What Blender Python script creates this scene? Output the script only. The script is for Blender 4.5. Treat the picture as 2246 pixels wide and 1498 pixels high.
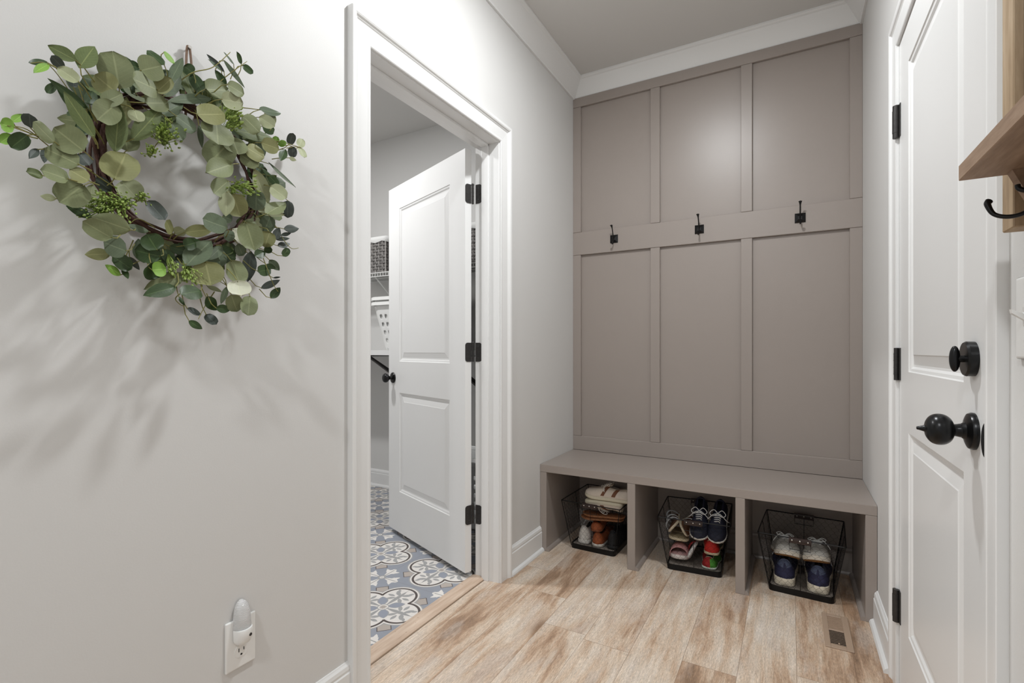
import bpy, bmesh, math, random
from mathutils import Vector, Matrix, Euler
random.seed(7)
for o in list(bpy.data.objects): bpy.data.objects.remove(o, do_unlink=True)
SC = bpy.context.scene
COL = SC.collection
PI = math.pi
# ------------------------------------------------------------------ camera
F_PX = 1088.19; TH = 0.51184; HOR = 767.88; CAM_Z = 1.08
cam_d = bpy.data.cameras.new('camera'); cam = bpy.data.objects.new('camera', cam_d); COL.objects.link(cam)
cam_d.sensor_fit = 'HORIZONTAL'; cam_d.sensor_width = 36.0
cam_d.lens = F_PX/2246*36.0
cam_d.shift_y = (HOR-749)/2246.0
cam_d.clip_start = 0.02
cam.location = (0, 0, CAM_Z); cam.rotation_euler = (PI/2, 0, TH)
SC.camera = cam
# ------------------------------------------------------------------ world, lights, exposure
w = bpy.data.worlds.new('world'); SC.world = w; w.use_nodes = True
w.node_tree.nodes['Background'].inputs[0].default_value = (0.90, 0.95, 1.0, 1)
w.node_tree.nodes['Background'].inputs[1].default_value = 0.55
SC.view_settings.view_transform = 'Standard'; SC.view_settings.look = 'None'
SC.view_settings.gamma = 1.0; SC.view_settings.use_curve_mapping = False
SC.view_settings.exposure = 0.0
def lamp(name, loc, power, size, color=(1, 1, 1), spread=PI, rot=(0, 0, 0)):
    l = bpy.data.lights.new(name, 'AREA'); l.shape = 'DISK'; l.size = size; l.energy = power; l.color = color; l.spread = spread
    o = bpy.data.objects.new(name, l); o.location = loc; o.rotation_euler = rot; COL.objects.link(o); return o
lamp('hall_lamp', (-0.44, 1.5, 2.728), 24, 0.13, (0.96, 0.985, 1.0))
lamp('rear_lamp', (-0.44, -0.9, 2.728), 27, 0.16, (0.96, 0.985, 1.0))
lamp('laundry_lamp', (-2.40, 1.45, 2.728), 29, 0.15, (0.99, 0.995, 1.0))
# ------------------------------------------------------------------ constants of the place
XL, XR, YB, ZC = -1.1804, 0.2985, 2.893, 2.74
YBF = 2.875            # front of the battens
# ------------------------------------------------------------------ node expression helper
class NT:
    def __init__(s, name):
        s.m = bpy.data.materials.new(name); s.m.use_nodes = True
        s.t = s.m.node_tree; s.b = s.t.nodes['Principled BSDF']
    def n(s, ty, **kw):
        n = s.t.nodes.new(ty)
        for k, v in kw.items(): setattr(n, k, v)
        return n
    def set(s, sock, v):
        if isinstance(v, X): v = v.s
        if isinstance(v, bpy.types.NodeSocket): s.t.links.new(v, sock)
        elif isinstance(v, (tuple, list)) and len(v) == 3 and sock.type == 'RGBA': sock.default_value = (*v, 1)
        else: sock.default_value = v
    def out(s, name, v): s.set(s.b.inputs[name], v)
    def pos(s, kind='Object'):
        return s.n('ShaderNodeTexCoord').outputs[kind]
    def sep(s, v):
        q = s.n('ShaderNodeSeparateXYZ'); s.set(q.inputs[0], v); return [X(s, o) for o in q.outputs]
    def comb(s, a, b, c=0.0):
        q = s.n('ShaderNodeCombineXYZ')
        for i, v in enumerate((a, b, c)): s.set(q.inputs[i], v)
        return q.outputs[0]
    def noise(s, vec, scale=5, detail=3, rough=0.5, dist=0.0, color=False):
        q = s.n('ShaderNodeTexNoise'); s.set(q.inputs['Vector'], vec)
        q.inputs['Scale'].default_value = scale; q.inputs['Detail'].default_value = detail
        q.inputs['Roughness'].default_value = rough; q.inputs['Distortion'].default_value = dist
        return q.outputs['Color'] if color else X(s, q.outputs[0])
    def white(s, vec):
        q = s.n('ShaderNodeTexWhiteNoise'); s.set(q.inputs['Vector'], vec); return X(s, q.outputs['Value'])
    def ramp(s, v, stops):
        q = s.n('ShaderNodeValToRGB'); s.set(q.inputs[0], v); e = q.color_ramp.elements
        while len(e) < len(stops): e.new(0.5)
        for i, (p, c) in enumerate(stops): e[i].position = p; e[i].color = (*lin(c), 1)
        return q.outputs[0]
    def mix(s, f, a, b, mode='MIX'):
        q = s.n('ShaderNodeMix', data_type='RGBA', blend_type=mode)
        s.set(q.inputs[0], f); s.set(q.inputs[6], a); s.set(q.inputs[7], b); return q.outputs[2]
    def bump(s, h, strength=0.2, dist=0.01):
        q = s.n('ShaderNodeBump'); s.set(q.inputs['Height'], h); q.inputs['Strength'].default_value = strength
        q.inputs['Distance'].default_value = dist; s.t.links.new(q.outputs[0], s.b.inputs['Normal'])
class X:
    def __init__(s, nt, sock): s.nt = nt; s.s = sock
    def op(s, o, *a):
        q = s.nt.n('ShaderNodeMath', operation=o); s.nt.set(q.inputs[0], s)
        for i, v in enumerate(a): s.nt.set(q.inputs[i+1], v)
        return X(s.nt, q.outputs[0])
    def __add__(s, o): return s.op('ADD', o)
    def __radd__(s, o): return s.op('ADD', o)
    def __sub__(s, o): return s.op('SUBTRACT', o)
    def __rsub__(s, o): return (s*-1.0)+o
    def __mul__(s, o): return s.op('MULTIPLY', o)
    def __rmul__(s, o): return s.op('MULTIPLY', o)
    def __truediv__(s, o): return s.op('DIVIDE', o)
    def lt(s, o): return s.op('LESS_THAN', o)
    def gt(s, o): return s.op('GREATER_THAN', o)
    def mn(s, o): return s.op('MINIMUM', o)
    def mx(s, o): return s.op('MAXIMUM', o)
    def abs(s): return s.op('ABSOLUTE')
    def floor(s): return s.op('FLOOR')
    def fract(s): return s.op('FRACT')
    def sqrt(s): return s.op('SQRT')
    def pow(s, e): return s.op('POWER', e)
    def step(s, a, b):
        q = s.nt.n('ShaderNodeMapRange', interpolation_type='SMOOTHSTEP'); s.nt.set(q.inputs[0], s)
        q.inputs[1].default_value = a; q.inputs[2].default_value = b; return X(s.nt, q.outputs[0])
def lin(c):
    return tuple((v/12.92 if v <= 0.04045 else ((v+0.055)/1.055)**2.4) for v in (c if max(c) <= 1 else [q/255 for q in c]))
def mat(name, rgb, rough=0.5, metal=0.0, spec=0.5, noise_amt=0.0, nscale=60, bump=0.0, bscale=300, coat=0.0, **kw):
    t = NT(name); c = lin(rgb)
    if noise_amt:
        n = t.noise(t.pos(), nscale, 3)
        t.out('Base Color', t.mix(n, tuple(v*(1-noise_amt) for v in c), tuple(min(1, v*(1+noise_amt)) for v in c)))
    else: t.out('Base Color', c)
    t.b.inputs['Roughness'].default_value = rough; t.b.inputs['Metallic'].default_value = metal
    t.b.inputs['Specular IOR Level'].default_value = spec
    if coat: t.b.inputs['Coat Weight'].default_value = coat
    if bump: t.bump(t.noise(t.pos(), bscale, 2), bump, 0.002)
    for k, v in kw.items(): t.b.inputs[k.replace('_', ' ')].default_value = v
    return t.m
M = {}
M['wall'] = mat('wall_paint', (214, 213, 211), 0.55, noise_amt=0.012, nscale=2, bump=0.06, bscale=260)
M['ceil'] = mat('ceiling_paint', (212, 210, 207), 0.7, noise_amt=0.01, nscale=2, bump=0.05, bscale=200)
M['trim'] = mat('white_semi_gloss', (231, 231, 230), 0.32, noise_amt=0.008, nscale=4)
M['taupe'] = mat('taupe_paint', (154, 144, 137), 0.34, noise_amt=0.02, nscale=3, bump=0.12, bscale=420)
M['bronze'] = mat('oil_rubbed_bronze', (28, 28, 29), 0.28, metal=0.6, spec=0.6, noise_amt=0.15, nscale=40)
M['hinge'] = mat('dark_hinge_metal', (58, 56, 55), 0.42, metal=0.5, noise_amt=0.3, nscale=90, bump=0.3, bscale=500)
M['blackwire'] = mat('black_wire', (20, 19, 19), 0.4, metal=0.5, noise_amt=0.2, nscale=80)
M['steel'] = mat('bright_steel', (215, 213, 208), 0.25, metal=1.0, noise_amt=0.05, nscale=90)
M['plastic'] = mat('white_plastic', (236, 236, 234), 0.28, noise_amt=0.01, nscale=10)
M['black'] = mat('black_void', (12, 12, 12), 0.6, noise_amt=0.1)
M['leather_dk'] = mat('dark_leather', (48, 34, 30), 0.5, noise_amt=0.25, nscale=80, bump=0.2)
# ------------------------------------------------------------------ mesh helpers
def obj(name, bm, m, parent=None, smooth=False, world=True):
    me = bpy.data.meshes.new(name)
    if name != 'eucalyptus_spray': bmesh.ops.recalc_face_normals(bm, faces=bm.faces)
    bm.to_mesh(me); bm.free()
    for mm in (m if isinstance(m, (list, tuple)) else [m]): me.materials.append(mm)
    if smooth:
        for p in me.polygons: p.use_smooth = True
        if smooth != True: me.set_sharp_from_angle(angle=math.radians(smooth))
    o = bpy.data.objects.new(name, me); COL.objects.link(o)
    if parent:
        o.parent = parent
        if world: o.matrix_parent_inverse = pm(parent).inverted()
    return o
def pm(o):
    m = Matrix.Translation(o.location) @ o.rotation_euler.to_matrix().to_4x4()
    return pm(o.parent) @ o.matrix_parent_inverse @ m if o.parent else m
def thing(name, label, cat, loc=(0, 0, 0), rot=(0, 0, 0), group=None, kind=None):
    o = bpy.data.objects.new(name, None); o.empty_display_size = 0.05; COL.objects.link(o)
    o.location = loc; o.rotation_euler = rot; tag(o, label, cat, group, kind); return o
def tag(o, label=None, cat=None, group=None, kind=None):
    if label: o['label'] = label
    if cat: o['category'] = cat
    if group: o['group'] = group
    if kind: o['kind'] = kind
    return o
def box(bm, x0, x1, y0, y1, z0, z1, bev=0.0, mi=0, seg=2, mx=None):
    vs = [bm.verts.new((x, y, z)) for x in (x0, x1) for y in (y0, y1) for z in (z0, z1)]
    fs = [bm.faces.new([vs[i] for i in f]) for f in ((0, 1, 3, 2), (4, 6, 7, 5), (0, 4, 5, 1), (2, 3, 7, 6), (0, 2, 6, 4), (1, 5, 7, 3))]
    for f in fs: f.material_index = mi
    if bev:
        es = list({e for f in fs for e in f.edges})
        r = bmesh.ops.bevel(bm, geom=es, offset=bev, segments=seg, affect='EDGES', profile=0.7)
        vs = list({v for f in r['faces'] for v in f.verts} | {v for v in vs if v.is_valid})
    if mx is not None:
        vs2 = set(v for v in vs if v.is_valid)
        for f in fs:
            if f.is_valid: vs2 |= set(f.verts)
        bmesh.ops.transform(bm, matrix=mx, verts=list(vs2))
def B(): return bmesh.new()
def frame_for(t):
    t = t.normalized(); a = Vector((0, 0, 1)) if abs(t.z) < 0.9 else Vector((1, 0, 0))
    u = t.cross(a).normalized(); return u, t.cross(u).normalized()
def tube(bm, pts, r, n=8, closed=False, caps=True, mi=0, ry=None):
    """round tube along points; r is a number or a list of radii"""
    P = [Vector(p) for p in pts]; N = len(P); rings = []; u = None
    for i, p in enumerate(P):
        if closed: t = P[(i+1) % N]-P[i-1]
        else: t = P[min(i+1, N-1)]-P[max(i-1, 0)]
        if t.length < 1e-9: t = Vector((0, 0, 1))
        t.normalize()
        if u is None: u, v = frame_for(t)
        else:
            u = (u-t*u.dot(t)); u = u.normalized() if u.length > 1e-6 else frame_for(t)[0]; v = t.cross(u)
        v = t.cross(u)
        rr = r[i] if isinstance(r, (list, tuple)) else r; r2 = rr if ry is None else (ry[i] if isinstance(ry, (list, tuple)) else ry)
        rings.append([bm.verts.new(p+u*rr*math.cos(2*PI*k/n)+v*r2*math.sin(2*PI*k/n)) for k in range(n)])
    for i in range(N if closed else N-1):
        a, b = rings[i], rings[(i+1) % N]
        for k in range(n):
            f = bm.faces.new((a[k], a[(k+1) % n], b[(k+1) % n], b[k])); f.material_index = mi
    if caps and not closed:
        bm.faces.new(rings[0][::-1]).material_index = mi; bm.faces.new(rings[-1]).material_index = mi
def lathe(bm, prof, n=32, mx=Matrix(), mi=0):
    """profile of (radius, height) turned about local z"""
    rings = []
    for r, z in prof:
        if r < 1e-6: rings.append([bm.verts.new(mx @ Vector((0, 0, z)))])
        else: rings.append([bm.verts.new(mx @ Vector((r*math.cos(2*PI*k/n), r*math.sin(2*PI*k/n), z))) for k in range(n)])
    for a, b in zip(rings, rings[1:]):
        for k in range(n):
            q = []
            for v in ((a[k % len(a)], a[(k+1) % len(a)], b[(k+1) % len(b)], b[k % len(b)])):
                if v not in q: q.append(v)
            if len(q) > 2: bm.faces.new(q).material_index = mi
def poly_extrude(bm, pts, d, mi=0):
    """closed polygon (3D points) extruded by vector d"""
    a = [bm.verts.new(Vector(p)) for p in pts]; b = [bm.verts.new(Vector(p)+Vector(d)) for p in pts]; n = len(a)
    bm.faces.new(a).material_index = mi; bm.faces.new(b[::-1]).material_index = mi
    for i in range(n): bm.faces.new((a[i], b[i], b[(i+1) % n], a[(i+1) % n])).material_index = mi
def sweep(bm, path, prof, out_dirs, depth, caps=True):
    """moulding: prof = (a, d) points; a along out_dirs of each path point (mitred), d along depth"""
    rings = []
    for p, m in zip(path, out_dirs):
        rings.append([bm.verts.new(Vector(p)+Vector(m)*a+Vector(depth)*d) for a, d in prof])
    n = len(prof)
    for r0, r1 in zip(rings, rings[1:]):
        for k in range(n-1): bm.faces.new((r0[k], r0[k+1], r1[k+1], r1[k]))
        bm.faces.new((r0[n-1], r0[0], r1[0], r1[n-1]))
    if caps:
        bm.faces.new(rings[0]); bm.faces.new(rings[-1][::-1])
def grid_strip(bm, rows, mi=0, closed=False, uv=None):
    vs = [[bm.verts.new(Vector(p)) for p in r] for r in rows]
    for i in range(len(vs)-1):
        n = len(vs[i])
        for k in range(n if closed else n-1):
            f = bm.faces.new((vs[i][k], vs[i][(k+1) % n], vs[i+1][(k+1) % n], vs[i+1][k])); f.material_index = mi
    return vs
def catmull(P, n=6):
    P = [Vector(p) for p in P]; out = []
    for i in range(len(P)-1):
        a, b, c, d = P[max(i-1, 0)], P[i], P[i+1], P[min(i+2, len(P)-1)]
        for k in range(n):
            t = k/n; out.append(0.5*((2*b)+(c-a)*t+(2*a-5*b+4*c-d)*t*t+(3*b-a-3*c+d)*t**3))
    out.append(P[-1]); return out
# ================================================================== SETTING
# ---- wood plank floor material
def wood_floor():
    t = NT('oak_plank'); x, y, z = t.sep(t.pos())
    PW = 0.1735
    xs = (x+0.85)/PW; i = xs.floor(); fx = xs.fract()
    r1 = t.white(t.comb(i, 3.7, 1.1)); ys = y/1.22+r1*1.0; j = ys.floor(); fy = ys.fract()
    rid = t.white(t.comb(i, j, 5.5)); rid2 = t.white(t.comb(j, i, 9.5))
    off = rid*40.0; ox = rid2*30.0
    px, py = x+ox, y+off
    warp = t.noise(t.comb(px*2.5, py*0.9), 2.0, 2, 0.5)
    bl = t.noise(t.comb(px*8.0+warp*1.0, py*1.35), 1.2, 5, 0.60, 0.15)
    pale = t.noise(t.comb(px*24.0+warp*1.2, py*2.6, 4.0), 1.2, 5, 0.70, 0.1)
    grain = t.noise(t.comb((px+warp*0.03)*170.0, py*11.0), 1.0, 5, 0.75)
    fine = t.noise(t.comb((px+warp*0.03)*400.0, py*60.0), 1.0, 3, 0.8)
    ring = ((px+warp*0.16+bl*0.03)*120.0).op('SINE')*0.5+0.5
    v = bl*0.60+pale*0.38+(rid-0.5)*0.10+(ring-0.5)*0.02+0.026
    base = t.ramp(v, [(0.36, (134, 110, 90)), (0.43, (162, 134, 111)), (0.48, (184, 158, 135)), (0.53, (198, 178, 158)), (0.60, (208, 193, 177)), (0.75, (214, 206, 198))])
    grey = t.noise(t.comb(px*8.0, py*2.4, 9.0), 1.4, 4, 0.6)
    base = t.mix(grey.step(0.50, 0.66)*0.5, base, lin((192, 180, 170)))
    gm = (grain-0.5)*1.0+(fine-0.5)*1.5+1.0
    gcol = t.comb(gm, gm*0.995, gm*0.985)
    base = t.mix(1.0, base, gcol, 'MULTIPLY')
    # knots: rare, dark and small
    vo = t.n('ShaderNodeTexVoronoi'); t.set(vo.inputs['Vector'], t.comb(px*3.6, py*1.3)); vo.inputs['Scale'].default_value = 1.0
    kd = X(t, vo.outputs['Distance'])
    kn = (1.0-kd.step(0.03, 0.14))
    kn2 = (1.0-kd.step(0.08, 0.26))*0.35
    base = t.mix(kn2, base, t.mix(grain, lin((150, 108, 70)), lin((176, 134, 94))))
    base = t.mix(kn*0.75, base, t.mix(fine, lin((78, 56, 42)), lin((130, 98, 72))))
    streak = t.noise(t.comb((px+warp*0.05)*60.0, py*7.0, 2.0), 1.2, 4, 0.7).step(0.60, 0.70)
    base = t.mix(streak*0.28, base, lin((120, 94, 76)))
    ex = (fx-0.5).abs(); ey = (fy-0.5).abs()
    seam = ex.step(0.4915, 0.498).mx(ey.step(0.4988, 0.4996))
    base = t.mix(seam*0.6, base, lin((120, 96, 76)))
    t.out('Base Color', base)
    t.out('Roughness', grain*0.2+0.36)
    t.b.inputs['Specular IOR Level'].default_value = 0.4
    t.bump((grain*0.5+fine*0.3)-seam*1.2, 0.16, 0.003)
    return t.m
# ---- patterned cement tile
def tile_floor():
    t = NT('patterned_tile'); x, y, z = t.sep(t.pos())
    H = 0.2
    u = (((x+1.493)/(2*H)+0.5).fract()-0.5)*2.0; v = (((y-1.552)/(2*H)+0.5).fract()-0.5)*2.0   # -1..1 in a four-tile medallion
    nz = t.noise(t.pos(), 90, 3, 0.6)
    nb = t.noise(t.pos(), 7, 3, 0.6)
    a, b = u.abs(), v.abs()
    A, Bm = a.mx(b), a.mn(b)                              # folded to one eighth
    def ell(px, py, cx, cy, rx, ry, ang):
        c, s = math.cos(ang), math.sin(ang)
        dx, dy = px-cx, py-cy
        p, q = (dx*c+dy*s)/rx, (dy*c-dx*s)/ry
        return (p*p+q*q)
    def leaf(px, py, cx, cy, L, Wd, ang):
        """pointed leaf: inside when |q| < W(1-p^2)"""
        c, s = math.cos(ang), math.sin(ang)
        dx, dy = px-cx, py-cy
        p, q = (dx*c+dy*s)/L, (dy*c-dx*s)/Wd
        return q.abs()+p*p
    dl = ((A-0.473)*(A-0.473)+Bm*Bm).sqrt()              # distance to lobe centre
    ins = dl.lt(0.375)
    blue = t.mix(nb, lin((137, 142, 152)), lin((154, 158, 167))); white = t.mix(nz, lin((216, 211, 206)), lin((230, 226, 221)))
    dark = lin((82, 73, 70)); grey = t.mix(nz, lin((150, 150, 150)), lin((170, 169, 168))); taupe = lin((176, 166, 158)); lblue = lin((146, 151, 163))
    col = blue
    # corner star of four leaves, toothed
    cu, cv = 1.0-a, 1.0-b
    CA, CB = cu.mx(cv), cu.mn(cv)
    tooth = ((CA*34.0).op('SINE')*0.035).abs()
    st = (CB/(0.15-tooth*1.6)).abs()+((CA-0.32)/0.17)*((CA-0.32)/0.17)
    st2 = leaf(CA, CB, 0.20, 0.0, 0.13, 0.05, 0.0)
    st3 = leaf(CA, CB, 0.33, 0.10, 0.12, 0.045, 1.0)
    col = t.mix(st.lt(1.0), col, white)
    col = t.mix(st3.lt(1.0), col, white); col = t.mix(st2.lt(1.0), col, white)
    col = t.mix((CB.lt(0.012)*CA.lt(0.42)), col, grey)
    col = t.mix((CA+CB).lt(0.13), col, grey); col = t.mix((CA+CB).lt(0.07), col, white)
    # diamond on the diagonals
    dd = (A-0.55).abs()+(Bm-0.55).abs()
    col = t.mix(dd.lt(0.20), col, dark); col = t.mix(dd.lt(0.175), col, taupe)
    # outlines of the quatrefoil
    col = t.mix(dl.lt(0.475), col, grey); col = t.mix(dl.lt(0.447), col, white)
    col = t.mix(dl.lt(0.410), col, dark); col = t.mix(dl.lt(0.358), col, white)
    col = t.mix((A.lt(0.36)*Bm.lt(0.36)), col, white)
    # clover leaves in each lobe
    for (cx, cy, L, Wd, ang) in ((0.60, 0.115, 0.12, 0.05, 0.95), (0.36, 0.13, 0.11, 0.045, 2.3), (0.47, 0.20, 0.10, 0.04, 1.57), (0.70, 0.17, 0.07, 0.035, 0.75)):
        col = t.mix(leaf(A, Bm, cx, cy, L, Wd, ang).lt(1.0), col, grey)
    col = t.mix(leaf(A, Bm, 0.42, 0.0, 0.34, 0.05, 0.0).lt(1.0), col, grey)
    # blue petals on the diagonals
    p = (A+Bm)*0.7071; q = (A-Bm)*0.7071
    pt = leaf(p, q, 0.27, 0.0, 0.19, 0.115, 0.0)
    col = t.mix(pt.lt(1.0), col, grey); col = t.mix(pt.lt(0.82), col, lblue)
    r0 = (A*A+Bm*Bm).sqrt()
    col = t.mix(r0.lt(0.125), col, grey); col = t.mix(r0.lt(0.105), col, white); col = t.mix(leaf(A, Bm, 0.04, 0.02, 0.04, 0.016, 0.6).lt(1.0), col, taupe)
    # joints between the 20 cm tiles
    g = a.lt(0.006).mx(b.lt(0.006)).mx(a.gt(0.994)).mx(b.gt(0.994))
    col = t.mix(g*0.55, col, lin((132, 128, 126)))
    t.out('Base Color', col); t.b.inputs['Roughness'].default_value = 0.5
    t.bump(nz-g*3.0, 0.08, 0.002)
    return t.m
M['wood'] = wood_floor(); M['tile'] = tile_floor()
Y0 = -2.2                  # the hall runs on behind the camera
# floors
bm = B(); box(bm, XL-0.0725, XR+0.0, Y0, YB+0.0, -0.05, 0.0); obj('floor', bm, M['wood']); tag(bpy.data.objects['floor'], kind='structure')
LX0, LY0, LYB = -3.4, 0.2, 2.925
bm = B(); box(bm, LX0, XL-0.145, LY0, LYB, -0.05, 0.001); tag(obj('floor_laundry', bm, M['tile']), kind='structure')
# walls
D0, D1, DZ = 1.165, 1.973, 2.043        # laundry doorway
XLL = XL-0.126                           # laundry side of the partition
bm = B()
box(bm, XLL, XL, Y0, D0-0.018, 0, ZC); box(bm, XLL, XL, D1+0.018, YB+0.02, 0, ZC); box(bm, XLL, XL, D0-0.018, D1+0.018, DZ+0.018, ZC)
tag(obj('wall_left', bm, M['wall']), kind='structure')
R0, R1, RZ = 1.152, 1.965, 2.043        # right-hand doorway
bm = B()
box(bm, XR, XR+0.12, Y0, R0-0.02, 0, ZC); box(bm, XR, XR+0.12, R1+0.02, YB+0.02, 0, ZC); box(bm, XR, XR+0.12, R0-0.02, R1+0.02, RZ+0.02, ZC)
tag(obj('wall_right', bm, M['wall']), kind='structure')
bm = B(); box(bm, XL, XR, YB, YB+0.1, 0.0, ZC, mi=1); wb = tag(obj('wall_back', bm, [M['wall'], M['taupe']]), kind='structure')
bm = B(); box(bm, LX0-0.1, XLL, LYB, LYB+0.1, 0, ZC); tag(obj('wall_laundry_back', bm, M['wall']), kind='structure')
bm = B(); box(bm, LX0-0.1, LX0, LY0, LYB, 0, ZC); tag(obj('wall_laundry_left', bm, M['wall']), kind='structure')
bm = B(); box(bm, LX0-0.1, XLL, LY0-0.1, LY0, 0, ZC); tag(obj('wall_laundry_front', bm, M['wall']), kind='structure')
bm = B(); box(bm, LX0-0.1, XR+0.12, Y0, YB+0.1, ZC, ZC+0.05); tag(obj('ceiling', bm, M['ceil']), kind='structure')
# ---- board and batten on the back wall
def batten(name, x0, x1, z0, z1, th):
    bm = B(); box(bm, x0, x1, YB-th, YB+0.001, z0, z1, 0.0018, seg=1); o = obj(name, bm, M['taupe'], wb); return o
TOPR0, TOPR1, MR0, MR1, BR1, ZB = 2.583, 2.64, 1.667, 1.807, 0.551, 0.4647
SX = [(XL, -1.1295), (-0.7035, -0.650), (-0.2295, -0.1755), (0.2475, XR)]
batten('rail', XL, XR, TOPR0, TOPR1, 0.018); batten('rail', XL, XR, MR0, MR1, 0.018); batten('rail', XL, XR, ZB, BR1, 0.018)
for x0, x1 in SX:
    batten('stile', x0, x1, BR1+0.0008, MR0-0.0008, 0.0175); batten('stile', x0, x1, MR1+0.0008, TOPR0-0.0008, 0.0175)
# ---- crown moulding
CR0 = 2.634
cp = [(0, 0), (0.010, 0), (0.012, 0.008), (0.066, 0.088), (0.074, 0.092), (0.080, 0.098), (0.080, ZC-CR0), (0, ZC-CR0)]
bm = B()
path = [(XL, Y0, CR0), (XL, YBF+0.018, CR0), (XR, YBF+0.018, CR0), (XR, Y0, CR0)]
dirs = [(1, 0, 0), (1, -1, 0), (-1, -1, 0), (-1, 0, 0)]
sweep(bm, path, cp, dirs, (0, 0, 1)); tag(obj('trim_crown', bm, M['trim']), kind='structure')
# ---- baseboards with shoe moulding
bp = [(0, 0), (0.028, 0), (0.028, 0.006), (0.024, 0.014), (0.016, 0.019), (0.014, 0.02), (0.014, 0.100), (0.011, 0.104), (0.012, 0.112), (0.010, 0.122), (0.005, 0.128), (0.003, 0.132), (0, 0.132)]
def baseb(name, path, dirs, m='trim'):
    bm = B(); sweep(bm, path, bp, dirs, (0, 0, 1)); tag(obj(name, bm, M[m]), kind='structure')
YF = 2.409
baseb('baseboard_left', [(XL, Y0, 0), (XL, D0-0.09, 0)], [(1, 0, 0)]*2)
baseb('baseboard_left.001', [(XL, D1+0.088, 0), (XL, YF-0.001, 0)], [(1, 0, 0)]*2)
baseb('baseboard_right', [(XR, Y0, 0), (XR, R0-0.1, 0)], [(-1, 0, 0)]*2)
baseb('baseboard_right.001', [(XR, R1+0.09, 0), (XR, YF-0.001, 0)], [(-1, 0, 0)]*2)
baseb('baseboard_back', [(XL+0.04, YB, 0), (-0.703, YB, 0)], [(0, -1, 0)]*2, 'taupe')
baseb('baseboard_back.001', [(-0.662, YB, 0), (-0.216, YB, 0)], [(0, -1, 0)]*2, 'taupe')
baseb('baseboard_back.002', [(-0.175, YB, 0), (0.258, YB, 0)], [(0, -1, 0)]*2, 'taupe')
baseb('baseboard_laundry', [(LX0, LYB, 0), (XLL, LYB, 0)], [(0, -1, 0)]*2)
# ---- casings (mitred, colonial profile with a back band)
casp = [(0.0, 0), (0.0, 0.010), (0.003, 0.012), (0.010, 0.012), (0.013, 0.0105), (0.045, 0.0125), (0.058, 0.013), (0.062, 0.0165), (0.064, 0.0155), (0.068, 0.021), (0.073, 0.0235), (0.084, 0.0235), (0.086, 0.0215), (0.086, 0)]
def casing(name, x, ya, yb, ztop, sx, casp=casp):
    bm = B(); path = [(x, ya, 0), (x, ya, ztop), (x, yb, ztop), (x, yb, 0)]; dirs = [(0, -1, 0), (0, -1, 1), (0, 1, 1), (0, 1, 0)]
    sweep(bm, path, casp, dirs, (sx, 0, 0)); return tag(obj(name, bm, M['trim']), kind='structure')
casing('trim_1', XL, D0-0.004, D1+0.004, DZ+0.004, 1); casing('trim_2', XLL, D0-0.004, D1+0.016, DZ+0.004, -1)
# jamb and stop of the laundry doorway
bm = B()
for (ya, yb) in ((D0-0.018, D0), (D1, D1+0.018)): box(bm, XLL-0.001, XL+0.001, ya, yb, 0, DZ)
box(bm, XLL-0.001, XL+0.001, D0-0.018, D1+0.018, DZ, DZ+0.018)
for (ya, yb) in ((D0, D0+0.011), (D1-0.011, D1)): box(bm, XL-0.088, XL-0.051, ya, yb, 0, DZ, 0.003)
box(bm, XL-0.088, XL-0.051, D0, D1, DZ-0.011, DZ, 0.003)
jl = tag(obj('trim_3', bm, M['trim']), kind='structure')
rc = casing('trim_4', XR, R0-0.006, R1+0.006, RZ+0.004, -1, [(a, d*0.66) for a, d in casp])
bm = B()
for (ya, yb) in ((R0-0.02, R0-0.003), (R1+0.003, R1+0.02)): box(bm, XR-0.001, XR+0.12, ya, yb, 0, RZ+0.003)
box(bm, XR-0.001, XR+0.12, R0-0.02, R1+0.02, RZ+0.003, RZ+0.02)
box(bm, XR+0.04, XR+0.08, R0-0.003, R1+0.003, RZ-0.008, RZ+0.003)
jr = tag(obj('trim_5', bm, M['trim']), kind='structure')
bm = B(); box(bm, XR+0.006, XR+0.12, R0, R1, 0.0, 0.008, 0.002); obj('sill', bm, M['bronze'], jr)
# wooden threshold in the laundry doorway
def thresh_mat():
    t = NT('threshold_oak'); x, y, z = t.sep(t.pos())
    n = t.noise(t.comb(x*60, y*6, z*30), 1.0, 4, 0.6); k = t.noise(t.comb(x*90, y*60, 0.0), 1, 1).step(0.72, 0.78)
    c = t.ramp(n, [(0.3, (186, 160, 138)), (0.6, (208, 186, 166)), (0.8, (218, 200, 182))]); c = t.mix(k*0.5, c, lin((130, 98, 72)))
    t.out('Base Color', c); t.b.inputs['Roughness'].default_value = 0.5; t.bump(n, 0.2, 0.002); return t.m
M['thresh'] = thresh_mat()
bm = B(); pr = [(-1.2558, -0.004), (-1.2558, 0.005), (-1.263, 0.011), (-1.29, 0.013), (-1.318, 0.011), (-1.330, 0.005), (-1.332, 0.0), (-1.325, -0.004)]
poly_extrude(bm, [(px, D0, pz) for px, pz in pr], (0, D1-D0, 0)); th_ = tag(obj('trim_6', bm, M['thresh'], smooth=40), kind='structure')
bm = B(); box(bm, -1.300, XL-0.0726, D0, D1, -0.02, -0.0041); obj('joint', bm, M['black'], th_)
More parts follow.
